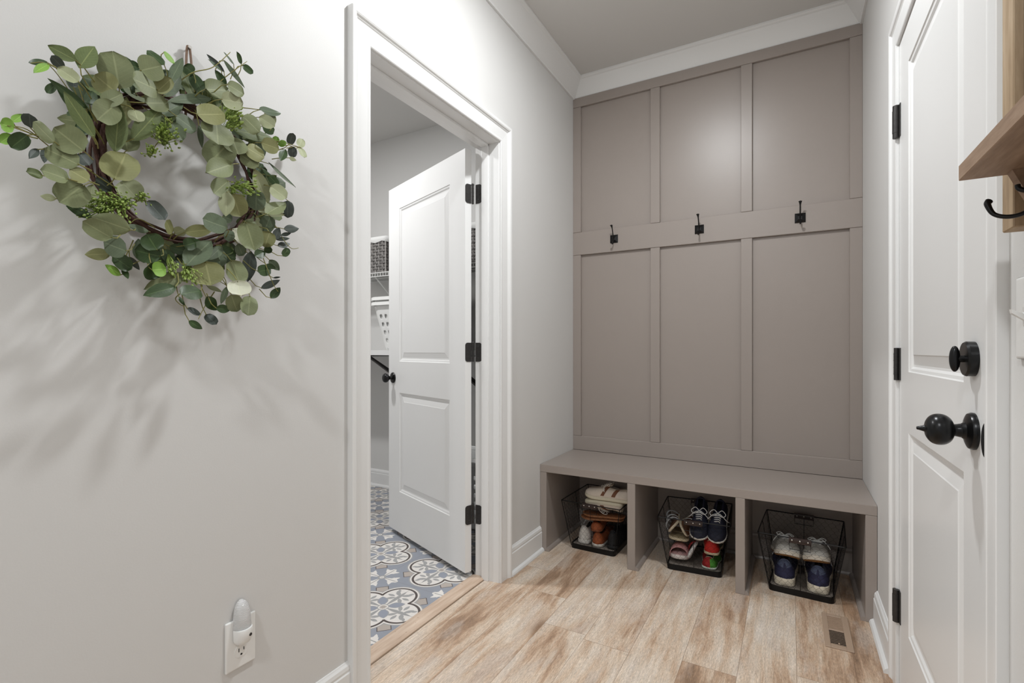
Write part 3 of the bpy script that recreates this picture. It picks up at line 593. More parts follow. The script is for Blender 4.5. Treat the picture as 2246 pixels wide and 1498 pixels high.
LEAVES=[(-1.095,0.386,1.589,-1.109,0.351,1.602,0.0211,'l'),
(-1.094,0.389,1.579,-1.105,0.416,1.635,0.0275,'l'),
(-1.103,0.453,1.573,-1.105,0.443,1.64,0.0516,'r'),
(-1.078,0.476,1.612,-1.064,0.506,1.632,0.0442,'r'),
(-1.112,0.535,1.661,-1.122,0.507,1.679,0.0232,'d'),
(-1.119,0.536,1.691,-1.124,0.56,1.681,0.0159,'g'),
(-1.102,0.446,1.564,-1.112,0.418,1.585,0.039,'y'),
(-1.078,0.507,1.589,-1.062,0.459,1.584,0.0426,'r'),
(-1.081,0.504,1.583,-1.067,0.525,1.617,0.0251,'y'),
(-1.089,0.344,1.564,-1.081,0.318,1.547,0.0106,'d'),
(-1.075,0.342,1.556,-1.059,0.318,1.525,0.0115,'g'),
(-1.101,0.37,1.568,-1.09,0.35,1.578,0.0153,'k'),
(-1.06,0.377,1.538,-1.071,0.352,1.554,0.0216,'p'),
(-1.088,0.401,1.508,-1.07,0.339,1.529,0.0132,'d'),
(-1.052,0.396,1.448,-1.048,0.352,1.508,0.0227,'l'),
(-1.095,0.395,1.494,-1.077,0.35,1.53,0.0188,'d'),
(-1.088,0.42,1.528,-1.071,0.444,1.551,0.0268,'r'),
(-1.08,0.438,1.532,-1.078,0.409,1.49,0.0381,'r'),
(-1.093,0.473,1.54,-1.087,0.477,1.516,0.0244,'p'),
(-1.122,0.471,1.512,-1.134,0.477,1.576,0.0187,'y'),
(-1.096,0.443,1.447,-1.082,0.444,1.535,0.0296,'l'),
(-1.104,0.467,1.46,-1.12,0.465,1.514,0.0417,'r'),
(-1.087,0.487,1.557,-1.093,0.53,1.577,0.0352,'r'),
(-1.089,0.468,1.478,-1.089,0.52,1.563,0.031,'l'),
(-1.125,0.5,1.51,-1.103,0.555,1.567,0.0207,'l'),
(-1.05,0.293,1.425,-1.051,0.277,1.426,0.0206,'g'),
(-1.079,0.298,1.422,-1.081,0.285,1.405,0.0141,'g'),
(-1.082,0.299,1.443,-1.083,0.312,1.461,0.0113,'g'),
(-1.079,0.32,1.441,-1.061,0.313,1.457,0.0196,'k'),
(-1.056,0.31,1.422,-1.072,0.295,1.399,0.0212,'d'),
(-1.06,0.345,1.423,-1.048,0.315,1.443,0.0249,'r'),
(-1.056,0.382,1.421,-1.064,0.345,1.449,0.0431,'r'),
(-1.072,0.396,1.459,-1.083,0.381,1.474,0.0223,'d'),
(-1.057,0.376,1.396,-1.073,0.336,1.414,0.0354,'r'),
(-1.114,0.396,1.433,-1.097,0.405,1.411,0.0207,'k'),
(-1.067,0.326,1.407,-1.048,0.309,1.382,0.0102,'k'),
(-1.1,0.345,1.423,-1.081,0.338,1.391,0.0107,'k'),
(-1.046,0.358,1.364,-1.048,0.323,1.37,0.0302,'r'),
(-1.066,0.331,1.365,-1.059,0.309,1.364,0.0154,'l'),
(-1.055,0.389,1.372,-1.061,0.364,1.385,0.0283,'y'),
(-1.07,0.387,1.367,-1.07,0.354,1.328,0.0437,'r'),
(-1.131,0.422,1.388,-1.134,0.418,1.35,0.0178,'p'),
(-1.077,0.434,1.392,-1.081,0.454,1.448,0.0543,'y'),
(-1.105,0.484,1.374,-1.121,0.464,1.405,0.0407,'p'),
(-1.13,0.451,1.384,-1.117,0.421,1.397,0.0204,'k'),
(-1.088,0.356,1.337,-1.095,0.337,1.338,0.0108,'p'),
(-1.106,0.487,1.63,-1.107,0.47,1.627,0.0185,'d'),
(-1.129,0.49,1.589,-1.145,0.473,1.598,0.0214,'d'),
(-1.134,0.56,1.662,-1.145,0.539,1.647,0.0227,'d'),
(-1.115,0.546,1.632,-1.124,0.575,1.699,0.0187,'s'),
(-1.121,0.539,1.601,-1.129,0.575,1.665,0.0227,'s'),
(-1.105,0.523,1.551,-1.119,0.573,1.602,0.0237,'s'),
(-1.095,0.381,1.54,-1.093,0.381,1.552,0.0112,'k'),
(-1.106,0.408,1.523,-1.105,0.412,1.55,0.0174,'d'),
(-1.094,0.357,1.534,-1.103,0.348,1.517,0.0131,'d'),
(-1.096,0.382,1.496,-1.08,0.368,1.482,0.0089,'d'),
(-1.08,0.532,1.536,-1.079,0.553,1.507,0.0258,'s'),
(-1.134,0.603,1.683,-1.142,0.587,1.694,0.0236,'d'),
(-1.128,0.619,1.647,-1.138,0.6,1.681,0.0238,'d'),
(-1.128,0.641,1.646,-1.112,0.541,1.592,0.0206,'s'),
(-1.101,0.608,1.643,-1.117,0.668,1.672,0.0397,'r'),
(-1.078,0.643,1.664,-1.073,0.679,1.657,0.0313,'r'),
(-1.076,0.629,1.624,-1.078,0.68,1.639,0.0339,'p'),
(-1.078,0.579,1.571,-1.07,0.633,1.592,0.0421,'y'),
(-1.082,0.623,1.575,-1.07,0.62,1.522,0.0619,'r'),
(-1.091,0.658,1.546,-1.105,0.618,1.486,0.0549,'r'),
(-1.099,0.667,1.563,-1.082,0.671,1.521,0.0461,'r'),
(-1.078,0.653,1.491,-1.059,0.585,1.447,0.0411,'r'),
(-1.095,0.656,1.458,-1.087,0.619,1.418,0.0365,'r'),
(-1.081,0.68,1.611,-1.074,0.718,1.586,0.0396,'r'),
(-1.111,0.676,1.585,-1.108,0.778,1.6,0.0288,'l'),
(-1.086,0.692,1.545,-1.076,0.73,1.531,0.04,'y'),
(-1.097,0.684,1.527,-1.078,0.718,1.508,0.0309,'r'),
(-1.107,0.737,1.655,-1.122,0.806,1.677,0.0235,'d'),
(-1.106,0.737,1.637,-1.086,0.764,1.619,0.0292,'p'),
(-1.115,0.78,1.634,-1.132,0.774,1.68,0.0237,'p'),
(-1.108,0.745,1.619,-1.121,0.788,1.628,0.0266,'d'),
(-1.076,0.722,1.564,-1.068,0.763,1.562,0.0317,'y'),
(-1.134,0.793,1.602,-1.125,0.801,1.616,0.0145,'g'),
(-1.118,0.796,1.602,-1.1,0.804,1.593,0.0176,'g'),
(-1.129,0.835,1.611,-1.111,0.833,1.636,0.0197,'k'),
(-1.135,0.87,1.618,-1.142,0.885,1.647,0.0198,'p'),
(-1.111,0.854,1.606,-1.095,0.855,1.577,0.0199,'p'),
(-1.119,0.838,1.605,-1.123,0.839,1.577,0.0198,'k'),
(-1.115,0.814,1.588,-1.099,0.788,1.547,0.0176,'d'),
(-1.112,0.822,1.569,-1.106,0.839,1.567,0.0098,'p'),
(-1.135,0.671,1.719,-1.127,0.626,1.735,0.0115,'k'),
(-1.121,0.657,1.711,-1.112,0.621,1.717,0.0085,'d'),
(-1.131,0.691,1.746,-1.118,0.659,1.754,0.0123,'d'),
(-1.12,0.702,1.749,-1.105,0.681,1.763,0.0133,'d'),
(-1.111,0.699,1.743,-1.104,0.72,1.731,0.0164,'d'),
(-1.124,0.669,1.683,-1.125,0.643,1.708,0.0159,'d'),
(-1.128,0.664,1.743,-1.109,0.703,1.691,0.0103,'s'),
(-1.103,0.721,1.507,-1.116,0.768,1.437,0.0323,'p'),
(-1.117,0.75,1.521,-1.111,0.815,1.473,0.0133,'d'),
(-1.092,0.756,1.475,-1.076,0.789,1.452,0.0341,'p'),
(-1.112,0.767,1.507,-1.096,0.78,1.484,0.0188,'d'),
(-1.1,0.726,1.459,-1.105,0.728,1.411,0.0363,'s'),
(-1.08,0.644,1.43,-1.081,0.641,1.374,0.0295,'p'),
(-1.081,0.658,1.428,-1.093,0.683,1.384,0.0432,'y'),
(-1.079,0.735,1.401,-1.09,0.797,1.446,0.0324,'r'),
(-1.131,0.833,1.467,-1.129,0.831,1.421,0.0264,'k'),
(-1.125,0.744,1.419,-1.108,0.807,1.419,0.0189,'p'),
(-1.114,0.603,1.567,-1.115,0.61,1.519,0.0105,'s'),
(-1.119,0.56,1.567,-1.118,0.57,1.52,0.0241,'s'),
(-1.084,0.542,1.554,-1.083,0.581,1.538,0.0328,'s'),
(-1.133,0.778,1.546,-1.118,0.845,1.5,0.0114,'s'),
(-1.095,0.497,1.372,-1.082,0.521,1.338,0.0269,'k'),
(-1.076,0.461,1.304,-1.069,0.398,1.314,0.0342,'r'),
(-1.088,0.406,1.317,-1.089,0.369,1.329,0.0148,'d'),
(-1.057,0.423,1.28,-1.056,0.38,1.301,0.0295,'r'),
(-1.108,0.505,1.315,-1.092,0.461,1.316,0.0138,'s'),
(-1.082,0.456,1.265,-1.075,0.417,1.274,0.0357,'s'),
(-1.101,0.439,1.259,-1.114,0.404,1.253,0.0203,'y'),
(-1.082,0.507,1.276,-1.086,0.491,1.305,0.0354,'d'),
(-1.086,0.515,1.265,-1.098,0.475,1.272,0.0354,'d'),
(-1.103,0.494,1.251,-1.115,0.489,1.299,0.0255,'s'),
(-1.081,0.495,1.249,-1.092,0.512,1.223,0.0432,'d'),
(-1.078,0.495,1.235,-1.081,0.521,1.241,0.0267,'g'),
(-1.118,0.512,1.239,-1.109,0.527,1.262,0.0099,'g'),
(-1.133,0.553,1.297,-1.115,0.583,1.287,0.0192,'d'),
(-1.13,0.544,1.29,-1.122,0.552,1.261,0.0216,'d'),
(-1.096,0.566,1.256,-1.102,0.622,1.32,0.0429,'s'),
(-1.135,0.591,1.258,-1.152,0.578,1.284,0.0224,'s'),
(-1.107,0.568,1.298,-1.092,0.585,1.307,0.0245,'d'),
(-1.111,0.57,1.327,-1.097,0.625,1.344,0.0236,'y'),
(-1.077,0.643,1.348,-1.088,0.596,1.359,0.0406,'s'),
(-1.118,0.656,1.382,-1.111,0.675,1.377,0.0206,'s'),
(-1.107,0.652,1.339,-1.095,0.671,1.336,0.0248,'s'),
(-1.106,0.649,1.312,-1.097,0.611,1.274,0.02,'s'),
(-1.085,0.6,1.268,-1.073,0.605,1.217,0.0552,'y'),
(-1.117,0.551,1.321,-1.102,0.533,1.343,0.0239,'y'),
(-1.126,0.56,1.325,-1.107,0.57,1.333,0.0204,'p'),
(-1.123,0.683,1.361,-1.117,0.718,1.329,0.0273,'w'),
(-1.078,0.686,1.372,-1.068,0.701,1.308,0.0474,'r'),
(-1.126,0.697,1.329,-1.135,0.715,1.304,0.0245,'s'),
(-1.096,0.663,1.282,-1.089,0.68,1.231,0.0528,'r'),
(-1.056,0.653,1.231,-1.038,0.649,1.196,0.0424,'w'),
(-1.123,0.727,1.316,-1.125,0.72,1.242,0.0278,'k'),
(-1.081,0.747,1.362,-1.088,0.738,1.324,0.0355,'y'),
(-1.093,0.757,1.403,-1.111,0.752,1.365,0.0314,'s'),
(-1.1,0.568,1.237,-1.096,0.49,1.198,0.0301,'r'),
(-1.065,0.534,1.207,-1.058,0.473,1.183,0.0251,'d'),
(-1.074,0.587,1.205,-1.054,0.537,1.192,0.0318,'d'),
(-1.097,0.608,1.195,-1.108,0.637,1.168,0.0227,'d'),
(-1.113,0.619,1.22,-1.094,0.641,1.208,0.0114,'p'),
(-1.088,0.649,1.221,-1.088,0.635,1.181,0.012,'s'),
(-1.083,0.655,1.204,-1.09,0.673,1.167,0.032,'r'),
(-1.079,0.697,1.205,-1.06,0.68,1.158,0.0324,'r'),
(-1.089,0.624,1.171,-1.094,0.661,1.171,0.0172,'d'),
(-1.098,0.439,1.256,-1.104,0.473,1.236,0.027,'d'),
(-1.107,0.458,1.222,-1.093,0.427,1.236,0.0145,'g'),
(-1.115,0.463,1.239,-1.096,0.464,1.215,0.0094,'d'),
(-1.128,0.479,1.263,-1.133,0.499,1.24,0.0103,'k'),
(-1.112,0.577,1.168,-1.113,0.607,1.156,0.0161,'k'),
(-1.112,0.616,1.158,-1.092,0.628,1.136,0.0193,'k'),
(-1.107,0.578,1.142,-1.096,0.6,1.125,0.0143,'d'),
(-1.093,0.552,1.189,-1.075,0.554,1.17,0.0066,'d'),
(-1.109,0.805,1.384,-1.102,0.844,1.393,0.0191,'k'),
(-1.115,0.8,1.367,-1.108,0.825,1.378,0.0092,'k'),
(-1.12,0.791,1.356,-1.105,0.819,1.363,0.0098,'k'),
(-1.121,0.796,1.341,-1.126,0.835,1.355,0.0159,'k'),
(-1.109,0.802,1.315,-1.107,0.818,1.337,0.0164,'d'),
(-1.115,0.784,1.354,-1.115,0.797,1.386,0.0188,'k'),
(-1.124,0.737,1.305,-1.133,0.77,1.324,0.0215,'d'),
(-1.109,0.751,1.322,-1.09,0.761,1.322,0.0151,'d'),
(-1.131,0.78,1.305,-1.115,0.797,1.279,0.0188,'s'),
(-1.111,0.735,1.268,-1.119,0.776,1.279,0.0252,'d'),
(-1.119,0.764,1.29,-1.107,0.781,1.281,0.0112,'d'),
(-1.13,0.757,1.231,-1.11,0.795,1.255,0.0154,'k'),
(-1.114,0.779,1.258,-1.096,0.787,1.26,0.0048,'k'),
(-1.124,0.779,1.208,-1.109,0.795,1.236,0.0187,'d'),
(-1.118,0.738,1.405,-1.109,0.746,1.352,0.0109,'p')]
SEEDS=[(-1.095, 0.42, 1.351, 0.0216), (-1.095, 0.436, 1.342, 0.0236), (-1.095, 0.412, 1.327, 0.0181), (-1.095, 0.452, 1.356, 0.0205), (-1.095, 0.531, 1.511, 0.0276), (-1.095, 0.522, 1.521, 0.0182), (-1.095, 0.695, 1.457, 0.0231), (-1.095, 0.665, 1.619, 0.0185), (-1.095, 0.668, 1.597, 0.0185), (-1.095, 0.576, 1.235, 0.0191), (-1.095, 0.541, 1.243, 0.0111), (-1.095, 0.501, 1.471, 0.0116), (-1.095, 0.486, 1.375, 0.0124), (-1.095, 0.665, 1.439, 0.0103)]
STEMS=[[(-1.15, 0.452, 1.465), (-1.13, 0.42, 1.501), (-1.11, 0.396, 1.544), (-1.1, 0.381, 1.575)], [(-1.15, 0.452, 1.465), (-1.12, 0.426, 1.484), (-1.1, 0.386, 1.521), (-1.08, 0.345, 1.555), (-1.08, 0.321, 1.548)], [(-1.14, 0.498, 1.379), (-1.12, 0.44, 1.395), (-1.1, 0.402, 1.405), (-1.08, 0.351, 1.416), (-1.06, 0.311, 1.431), (-1.05, 0.285, 1.425)], [(-1.14, 0.565, 1.638), (-1.12, 0.591, 1.674), (-1.11, 0.629, 1.702), (-1.11, 0.664, 1.749), (-1.11, 0.669, 1.757)], [(-1.13, 0.645, 1.673), (-1.12, 0.67, 1.708), (-1.11, 0.685, 1.728), (-1.11, 0.709, 1.756)], [(-1.14, 0.75, 1.568), (-1.12, 0.785, 1.599), (-1.11, 0.829, 1.604), (-1.11, 0.859, 1.606)], [(-1.13, 0.578, 1.204), (-1.12, 0.559, 1.188), (-1.12, 0.568, 1.176), (-1.12, 0.577, 1.173)], [(-1.13, 0.645, 1.211), (-1.11, 0.614, 1.177), (-1.1, 0.594, 1.146)], [(-1.13, 0.792, 1.398), (-1.11, 0.809, 1.353), (-1.1, 0.821, 1.337), (-1.1, 0.841, 1.342)], [(-1.13, 0.761, 1.312), (-1.11, 0.765, 1.267), (-1.11, 0.778, 1.24), (-1.11, 0.79, 1.225)], [(-1.13, 0.517, 1.272), (-1.11, 0.477, 1.246), (-1.1, 0.452, 1.232)], [(-1.13, 0.698, 1.649), (-1.12, 0.736, 1.658), (-1.12, 0.785, 1.672)], [(-1.13, 0.698, 1.259), (-1.12, 0.702, 1.216), (-1.12, 0.639, 1.24)], [(-1.13, 0.526, 1.329), (-1.12, 0.489, 1.338), (-1.12, 0.466, 1.306)], [(-1.14, 0.565, 1.532), (-1.12, 0.529, 1.505), (-1.11, 0.512, 1.479)]]
# ================================================================== WREATH
def leaf_mat(name, a, b, vein, rough=0.55):
    t = NT(name); uvn = t.n('ShaderNodeUVMap'); u, v, _ = t.sep(uvn.outputs[0])
    n = t.noise(t.pos(), 45, 3, 0.6); n2 = t.noise(t.pos(), 260, 2, 0.6)
    base = t.mix(n, lin(a), lin(b))
    mid = (u-0.5).abs(); rib = 1.0-mid.step(0.012, 0.04)
    side = ((v*9.0-mid*5.0).fract()-0.5).abs(); sv = (1.0-side.step(0.02, 0.07))*0.18
    base = t.mix(sv, base, lin(vein)); base = t.mix(rib*0.55, base, lin(vein)); base = t.mix(n2*0.18, base, lin(vein))
    t.out('Base Color', base); t.b.inputs['Roughness'].default_value = rough
    t.b.inputs['Specular IOR Level'].default_value = 0.3; t.bump(n2-rib*0.6, 0.15, 0.001); return t.m
KINDS = 'ryldgkspw'
LM = [leaf_mat('leaf_sage', (104, 112, 78), (122, 129, 93), (154, 160, 120)), leaf_mat('leaf_olive', (118, 120, 74), (134, 136, 94), (166, 166, 118)),
      leaf_mat('leaf_green', (78, 92, 54), (98, 110, 70), (146, 156, 100)), leaf_mat('leaf_deep', (40, 58, 30), (56, 76, 42), (92, 114, 70), 0.4),
      leaf_mat('leaf_bright', (104, 146, 48), (132, 170, 76), (168, 200, 112)), leaf_mat('leaf_slate', (54, 60, 56), (76, 84, 78), (104, 112, 104), 0.45),
      leaf_mat('leaf_grey_green', (74, 88, 68), (94, 106, 82), (128, 138, 110)), leaf_mat('leaf_pale', (144, 150, 114), (166, 171, 138), (188, 192, 156)),
      leaf_mat('leaf_white', (190, 192, 168), (208, 208, 190), (206, 208, 180))]
M['stem'] = mat('green_brown_stem', (128, 124, 66), 0.6, noise_amt=0.2, nscale=60)
M['vine'] = mat('dark_grapevine', (74, 46, 36), 0.75, noise_amt=0.45, nscale=70, bump=0.5, bscale=300)
M['seed'] = mat('green_seed_pods', (142, 164, 80), 0.5, noise_amt=0.3, nscale=120)
CAMV = Vector((0, 0, CAM_Z))
def add_leaf(bm, uvl, b, t, wd, mi, rnd):
    b, t = Vector(b), Vector(t); ax = t-b; L = ax.length; ax.normalize()
    mid = (b+t)/2; nrm = (Vector((1, 0, 0))*0.8+(Vector((0, -0.2, 1.1))-Vector((0, mid.y, mid.z)))*0.15+Vector((rnd.uniform(-.25, .25), rnd.uniform(-.5, .2), rnd.uniform(-.1, .5)))).normalized()
    side = ax.cross(nrm).normalized(); nrm = side.cross(ax).normalized()
    cup = rnd.uniform(-0.10, 0.16); droop = rnd.uniform(-0.10, 0.14)
    ratio = wd/max(L, 1e-4); roundish = ratio > 0.62
    n, m = 9, 4; rows = []
    for i in range(n+1):
        s = i/n
        h = (math.sin(PI*min(1, s*0.99+0.005))**(0.55 if roundish else 0.75))*(1+0.12*math.cos(PI*s)) if not roundish else math.sqrt(max(0, 1-(2*s-1)**2))**0.85
        if i in (0, n): h = 0.03
        row = []
        for k in range(-m, m+1):
            q = k/m; wav = 0.03*math.sin(s*9+q*2+mid.y*90)*abs(q)
            z = (cup*q*q+wav)*wd*0.6+droop*L*(s-0.5)**2*-1.0-0.03*wd*(1-abs(q))
            row.append((b+ax*(L*s)+side*(wd*0.5*h*q)+nrm*z, (q*0.5+0.5, s)))
        rows.append(row)
    vs = [[bm.verts.new(p) for p, _ in r] for r in rows]
    for i in range(n):
        for k in range(2*m):
            f = bm.faces.new((vs[i][k], vs[i][k+1], vs[i+1][k+1], vs[i+1][k])); f.material_index = mi; f.smooth = True
            for lp, (ii, kk) in zip(f.loops, ((i, k), (i, k+1), (i+1, k+1), (i+1, k))): lp[uvl].uv = rows[ii][kk][1]
WC = Vector((0, 0.592, 1.463))
wr = thing('wreath', 'eucalyptus and seed pod wreath on a vine ring hanging on the left wall', 'wreath', (XL, WC.y, WC.z))
rnd = random.Random(11)
def ring_pt(a, r, off): return Vector((XL+off, WC.y+r*math.cos(a), WC.z+r*0.95*math.sin(a)))
bm = B()
for k in range(13):
    ph, fr, a0, span = rnd.uniform(0, 6.28), rnd.choice((2, 3, 4, 5)), rnd.uniform(0, 6.28), rnd.uniform(3.4, 6.2)
    r0 = rnd.uniform(0.152, 0.170); o0 = rnd.uniform(0.014, 0.04)
    P = [ring_pt(a0+span*i/44, r0+0.009*math.sin(fr*span*i/44+ph), o0+0.008*math.cos(fr*span*i/44+ph*2)) for i in range(45)]
    tube(bm, P, rnd.uniform(0.0022, 0.0042), 6)
obj('vine_ring', bm, M['vine'], wr, smooth=True)
for pts in STEMS:
    bm = B(); P = catmull(pts, 6); n = len(P); tube(bm, P, [0.0013*(1-0.5*i/n) for i in range(n)], 6); obj('stem', bm, M['stem'], wr, smooth=True)
groups = {}
for l in LEAVES:
    mid = ((l[1]+l[4])/2-WC.y, (l[2]+l[5])/2-WC.z); r = math.hypot(*mid); a = math.atan2(mid[1], mid[0])
    groups.setdefault((int((a+PI)/(2*PI)*12) % 12, r > 0.23), []).append(l)
for key in [k for k, v in groups.items() if len(v) < 6]:
    ls = groups.pop(key); c = lambda g: (sum(l[1] for l in g)/len(g), sum(l[2] for l in g)/len(g)); m = c(ls)
    best = min(groups, key=lambda k: (c(groups[k])[0]-m[0])**2+(c(groups[k])[1]-m[1])**2); groups[best] += ls
def spray(ls, extra):
    bm = B(); uvl = bm.loops.layers.uv.new('UVMap')
    for bx, by, bz, tx, ty, tz, wd, kd in ls:
        add_leaf(bm, uvl, (bx, by, bz), (tx, ty, tz), wd*1.12, KINDS.index(kd), rnd)
        b = Vector((bx, by, bz)); d = (b-Vector((tx, ty, tz))).normalized(); c = Vector((XL+0.03, WC.y, WC.z)); rad = b-c; rad.x = 0
        q = c+rad.normalized()*0.16 if rad.length > 1e-3 else c
        v = (q-b); v = v.normalized()*min(v.length, 0.035)
        tube(bm, [b+(Vector((tx, ty, tz))-b)*0.05, b+d*0.006+v*0.3, b+d*0.008+v], [0.0009, 0.001, 0.0012], 5, mi=9)
    for b, t, wd, mi in extra: add_leaf(bm, uvl, b, t, wd, mi, rnd)
    o = obj('eucalyptus_spray', bm, LM+[M['stem']], wr); 
    return o
fill = {}
for k in range(80):     # leaves tucked behind, close to the vines
    a = rnd.uniform(0, 2*PI); r = rnd.uniform(0.15, 0.20); off = rnd.uniform(0.012, 0.045)
    b = ring_pt(a, r, off); aa = a+rnd.uniform(-0.5, 1.3); L = rnd.uniform(0.035, 0.06)
    t = b+Vector((rnd.uniform(-0.006, 0.012), L*math.cos(aa), L*math.sin(aa)))
    key = (int((a+PI)/(2*PI)*12) % 12, False)
    if key in groups: fill.setdefault(key, []).append((b, t, L*rnd.uniform(0.5, 0.85), rnd.choice((0, 2, 2, 3, 6, 6))))
for key, ls in groups.items(): spray(ls, fill.get(key, []))
for sx_, sy, sz, r in SEEDS:
    bm = B(); c = Vector((sx_, sy, sz)); q = Vector((XL+0.035, c.y*0.75+WC.y*0.25, c.z*0.75+WC.z*0.25))
    nb = max(12, int(r*3400))
    for k in range(nb):
        d = Vector((rnd.gauss(0, .45), rnd.gauss(0, .55), rnd.gauss(0, .5)))*r; p = c+d
        if p.x < XL+0.03: p.x = XL+0.03+rnd.random()*0.02
        sp = rnd.uniform(0.0012, 0.0024)*(1 if rnd.random() > .25 else 1.35); dv = (p-q).normalized()
        tube(bm, [p-dv*sp*1.4, p-dv*sp*0.7, p+dv*sp*0.3, p+dv*sp*1.5, p+dv*sp*2.2], [sp*.4, sp*.95, sp, sp*.55, sp*.15], 6)
        if k % 2 == 0: tube(bm, [p, c*0.45+p*0.2+q*0.35+Vector((rnd.uniform(-.004, .004),)*3), q*0.7+c*0.3], 0.0007, 4)
    obj('seed_cluster', bm, M['seed'], wr, smooth=True)
# hanging twine over a nail
M['twine'] = mat('brown_twine', (128, 104, 88), 0.85, noise_amt=0.4, nscale=160, bump=0.5, bscale=500)
bm = B(); ty_, tz_ = 0.611, 1.757
for s in (-1, 1): tube(bm, catmull([(XL+0.018, ty_+s*0.010, WC.z+0.135), (XL+0.012, ty_+s*0.006, tz_-0.05), (XL+0.010, ty_+s*0.003, tz_-0.006), (XL+0.010, ty_, tz_)], 5), 0.0028, 6)
obj('hanging_loop', bm, M['twine'], wr, smooth=True)
bm = B(); tube(bm, [(XL, ty_, tz_-0.006), (XL+0.016, ty_, tz_-0.004)], 0.0016, 8); tube(bm, [(XL+0.016, ty_, tz_-0.004), (XL+0.0175, ty_, tz_-0.0035)], 0.004, 12); obj('nail', bm, M['steel'], wr)
# ================================================================== WIRE BASKETS
M['slate_board'] = mat('grey_weathered_board', (120, 112, 104), 0.75, noise_amt=0.35, nscale=60, bump=0.3)
BH = 0.262; BW0, BD0, BW1, BD1 = 0.244, 0.300, 0.330, 0.375
def bpt(s, t, h, side):
    """point on a basket side; s in -1..1 along the side, h in 0..1 up"""
    wv, dv = BW0+(BW1-BW0)*h, BD0+(BD1-BD0)*h; z = 0.012+(BH-0.012)*h
    return {'f': (s*wv/2, -dv/2, z), 'b': (s*wv/2, dv/2, z), 'l': (-wv/2, s*dv/2, z), 'r': (wv/2, s*dv/2, z)}[side]
def rrect(w_, d_, z, r=0.014, n=4):
    out = []
    for cx, cy, a0 in ((w_/2-r, d_/2-r, 0), (-w_/2+r, d_/2-r, PI/2), (-w_/2+r, -d_/2+r, PI), (w_/2-r, -d_/2+r, 1.5*PI)):
        for k in range(n+1): out.append((cx+r*math.cos(a0+PI/2*k/n), cy+r*math.sin(a0+PI/2*k/n), z))
    return out
def make_basket(loc, rz, label):
    b = thing('wire_basket', label, 'basket', loc, (0, 0, rz), group='wire shoe baskets under the bench')
    bm = B(); tube(bm, rrect(BW1, BD1, BH, 0.006, 2), 0.0026, 6, closed=True); obj('rim', bm, M['blackwire'], b, world=False)
    bm = B(); tube(bm, rrect(BW1-0.014, BD1-0.014, BH-0.03, 0.006, 2), 0.0001, 3, closed=True) if False else None
    for s in (-1, 1):
        for q in ('f', 'b'): tube(bm, [bpt(s*0.99, 0, 0, q), bpt(s*0.99, 0, 1, q)], 0.0021, 6)
    for q in 'fblr': tube(bm, [bpt(0, 0, -0.03, q), bpt(0, 0, 1, q)], 0.0014, 5)
    for q in 'fblr':
        for s in (-0.985, 0.985): tube(bm, [bpt(s*0.80, 0, 0, q), bpt(s*0.86, 0, 1, q)], 0.0009, 4) if q in 'lr' else None
    obj('upright_wires', bm, M['blackwire'], b, world=False)
    for q in 'fblr':
        bm = B(); cell = 0.030; wtop = BW1 if q in 'fb' else BD1; nx, nz = int(wtop/cell), int(BH/(cell*0.87*0.62)); 
        rnd2 = random.Random(hash(q) % 97 if False else ord(q))
        def hp(i, j, up):
            s = -1+2*(i+(0.5 if j % 2 else 0))/nx; h = (j*1.0+(0.33 if up else 0))/nz
            return Vector(bpt(max(-1, min(1, s)), 0, min(1, h), q))
        for j in range(nz):
            for i in range(nx+1):
                if -1+2*(i+(0.5 if j % 2 else 0))/nx > 1.001: continue
                a, c = hp(i, j, False), hp(i, j, True); tube(bm, [a, c], 0.00052, 3, caps=False)
                if j+1 <= nz:
                    for di in ((0, 1) if j % 2 else (-1, 0)):
                        if 0 <= i+di <= nx and -1+2*(i+di+(0 if j % 2 else 0.5))/nx <= 1.001: tube(bm, [c, hp(i+di, j+1, False)], 0.00045, 3, caps=False)
        obj('chicken_wire', bm, M['blackwire'], b, world=False)
    # tray
    bm = B(); o_ = rrect(BW0+0.006, BD0+0.006, 0, 0.02, 5); i_ = rrect(BW0-0.004, BD0-0.004, 0, 0.018, 5)
    up = lambda P, z: [(x, y, z) for x, y, _ in P]
    vs = grid_strip(bm, [up(i_, 0.012), up(i_, 0.026), up(o_, 0.026), up(o_, 0.0), up(i_, 0.0), up(i_, 0.012)], closed=True); obj('tray_rim', bm, M['blackwire'], b, world=False)
    bm = B(); poly_extrude(bm, up(rrect(BW0-0.005, BD0-0.005, 0, 0.017, 5), 0.008), (0, 0, 0.012)); obj('tray_board', bm, M['slate_board'], b, world=False)
    # strap handles with rivets and wire label frame, front and back
    for sy in (-1, 1):
        y = sy*BD1/2; yo = y-0.004
        bm = B(); rows = [[(s*0.042, y+dy, BH+dz) for dy, dz in ((-0.0045, -0.019), (-0.0058, -0.006), (-0.0045, 0.003), (0.0, 0.0055), (0.0045, 0.003), (0.0058, -0.006), (0.0045, -0.019))] for s in (-1, -0.3, 0.3, 1)]
        grid_strip(bm, rows); st = obj('strap', bm, M['leather_dk'], b, world=False); md = st.modifiers.new('s', 'SOLIDIFY'); md.thickness = 0.0018
        for s in (-0.030, 0, 0.030):
            bm = B()
            lathe(bm, [(0.0, 0.0030), (0.0022, 0.0026), (0.0036, 0.0012), (0.004, 0.0), (0.0, 0.0)], 12, Matrix(((1, 0, 0, s), (0, 0, -1, y-0.0062), (0, 1, 0, BH-0.006), (0, 0, 0, 1)))); obj('rivet', bm, M['steel'], st, smooth=True, world=False)
        bm = B(); P = [(-0.040, yo-0.003, BH-0.014), (-0.040, yo-0.003+0.004, BH-0.046), (0.040, yo-0.003+0.004, BH-0.046), (0.040, yo-0.003, BH-0.014)]; tube(bm, P, 0.0014, 6); obj('label_frame', bm, M['blackwire'], b, world=False)
    return b
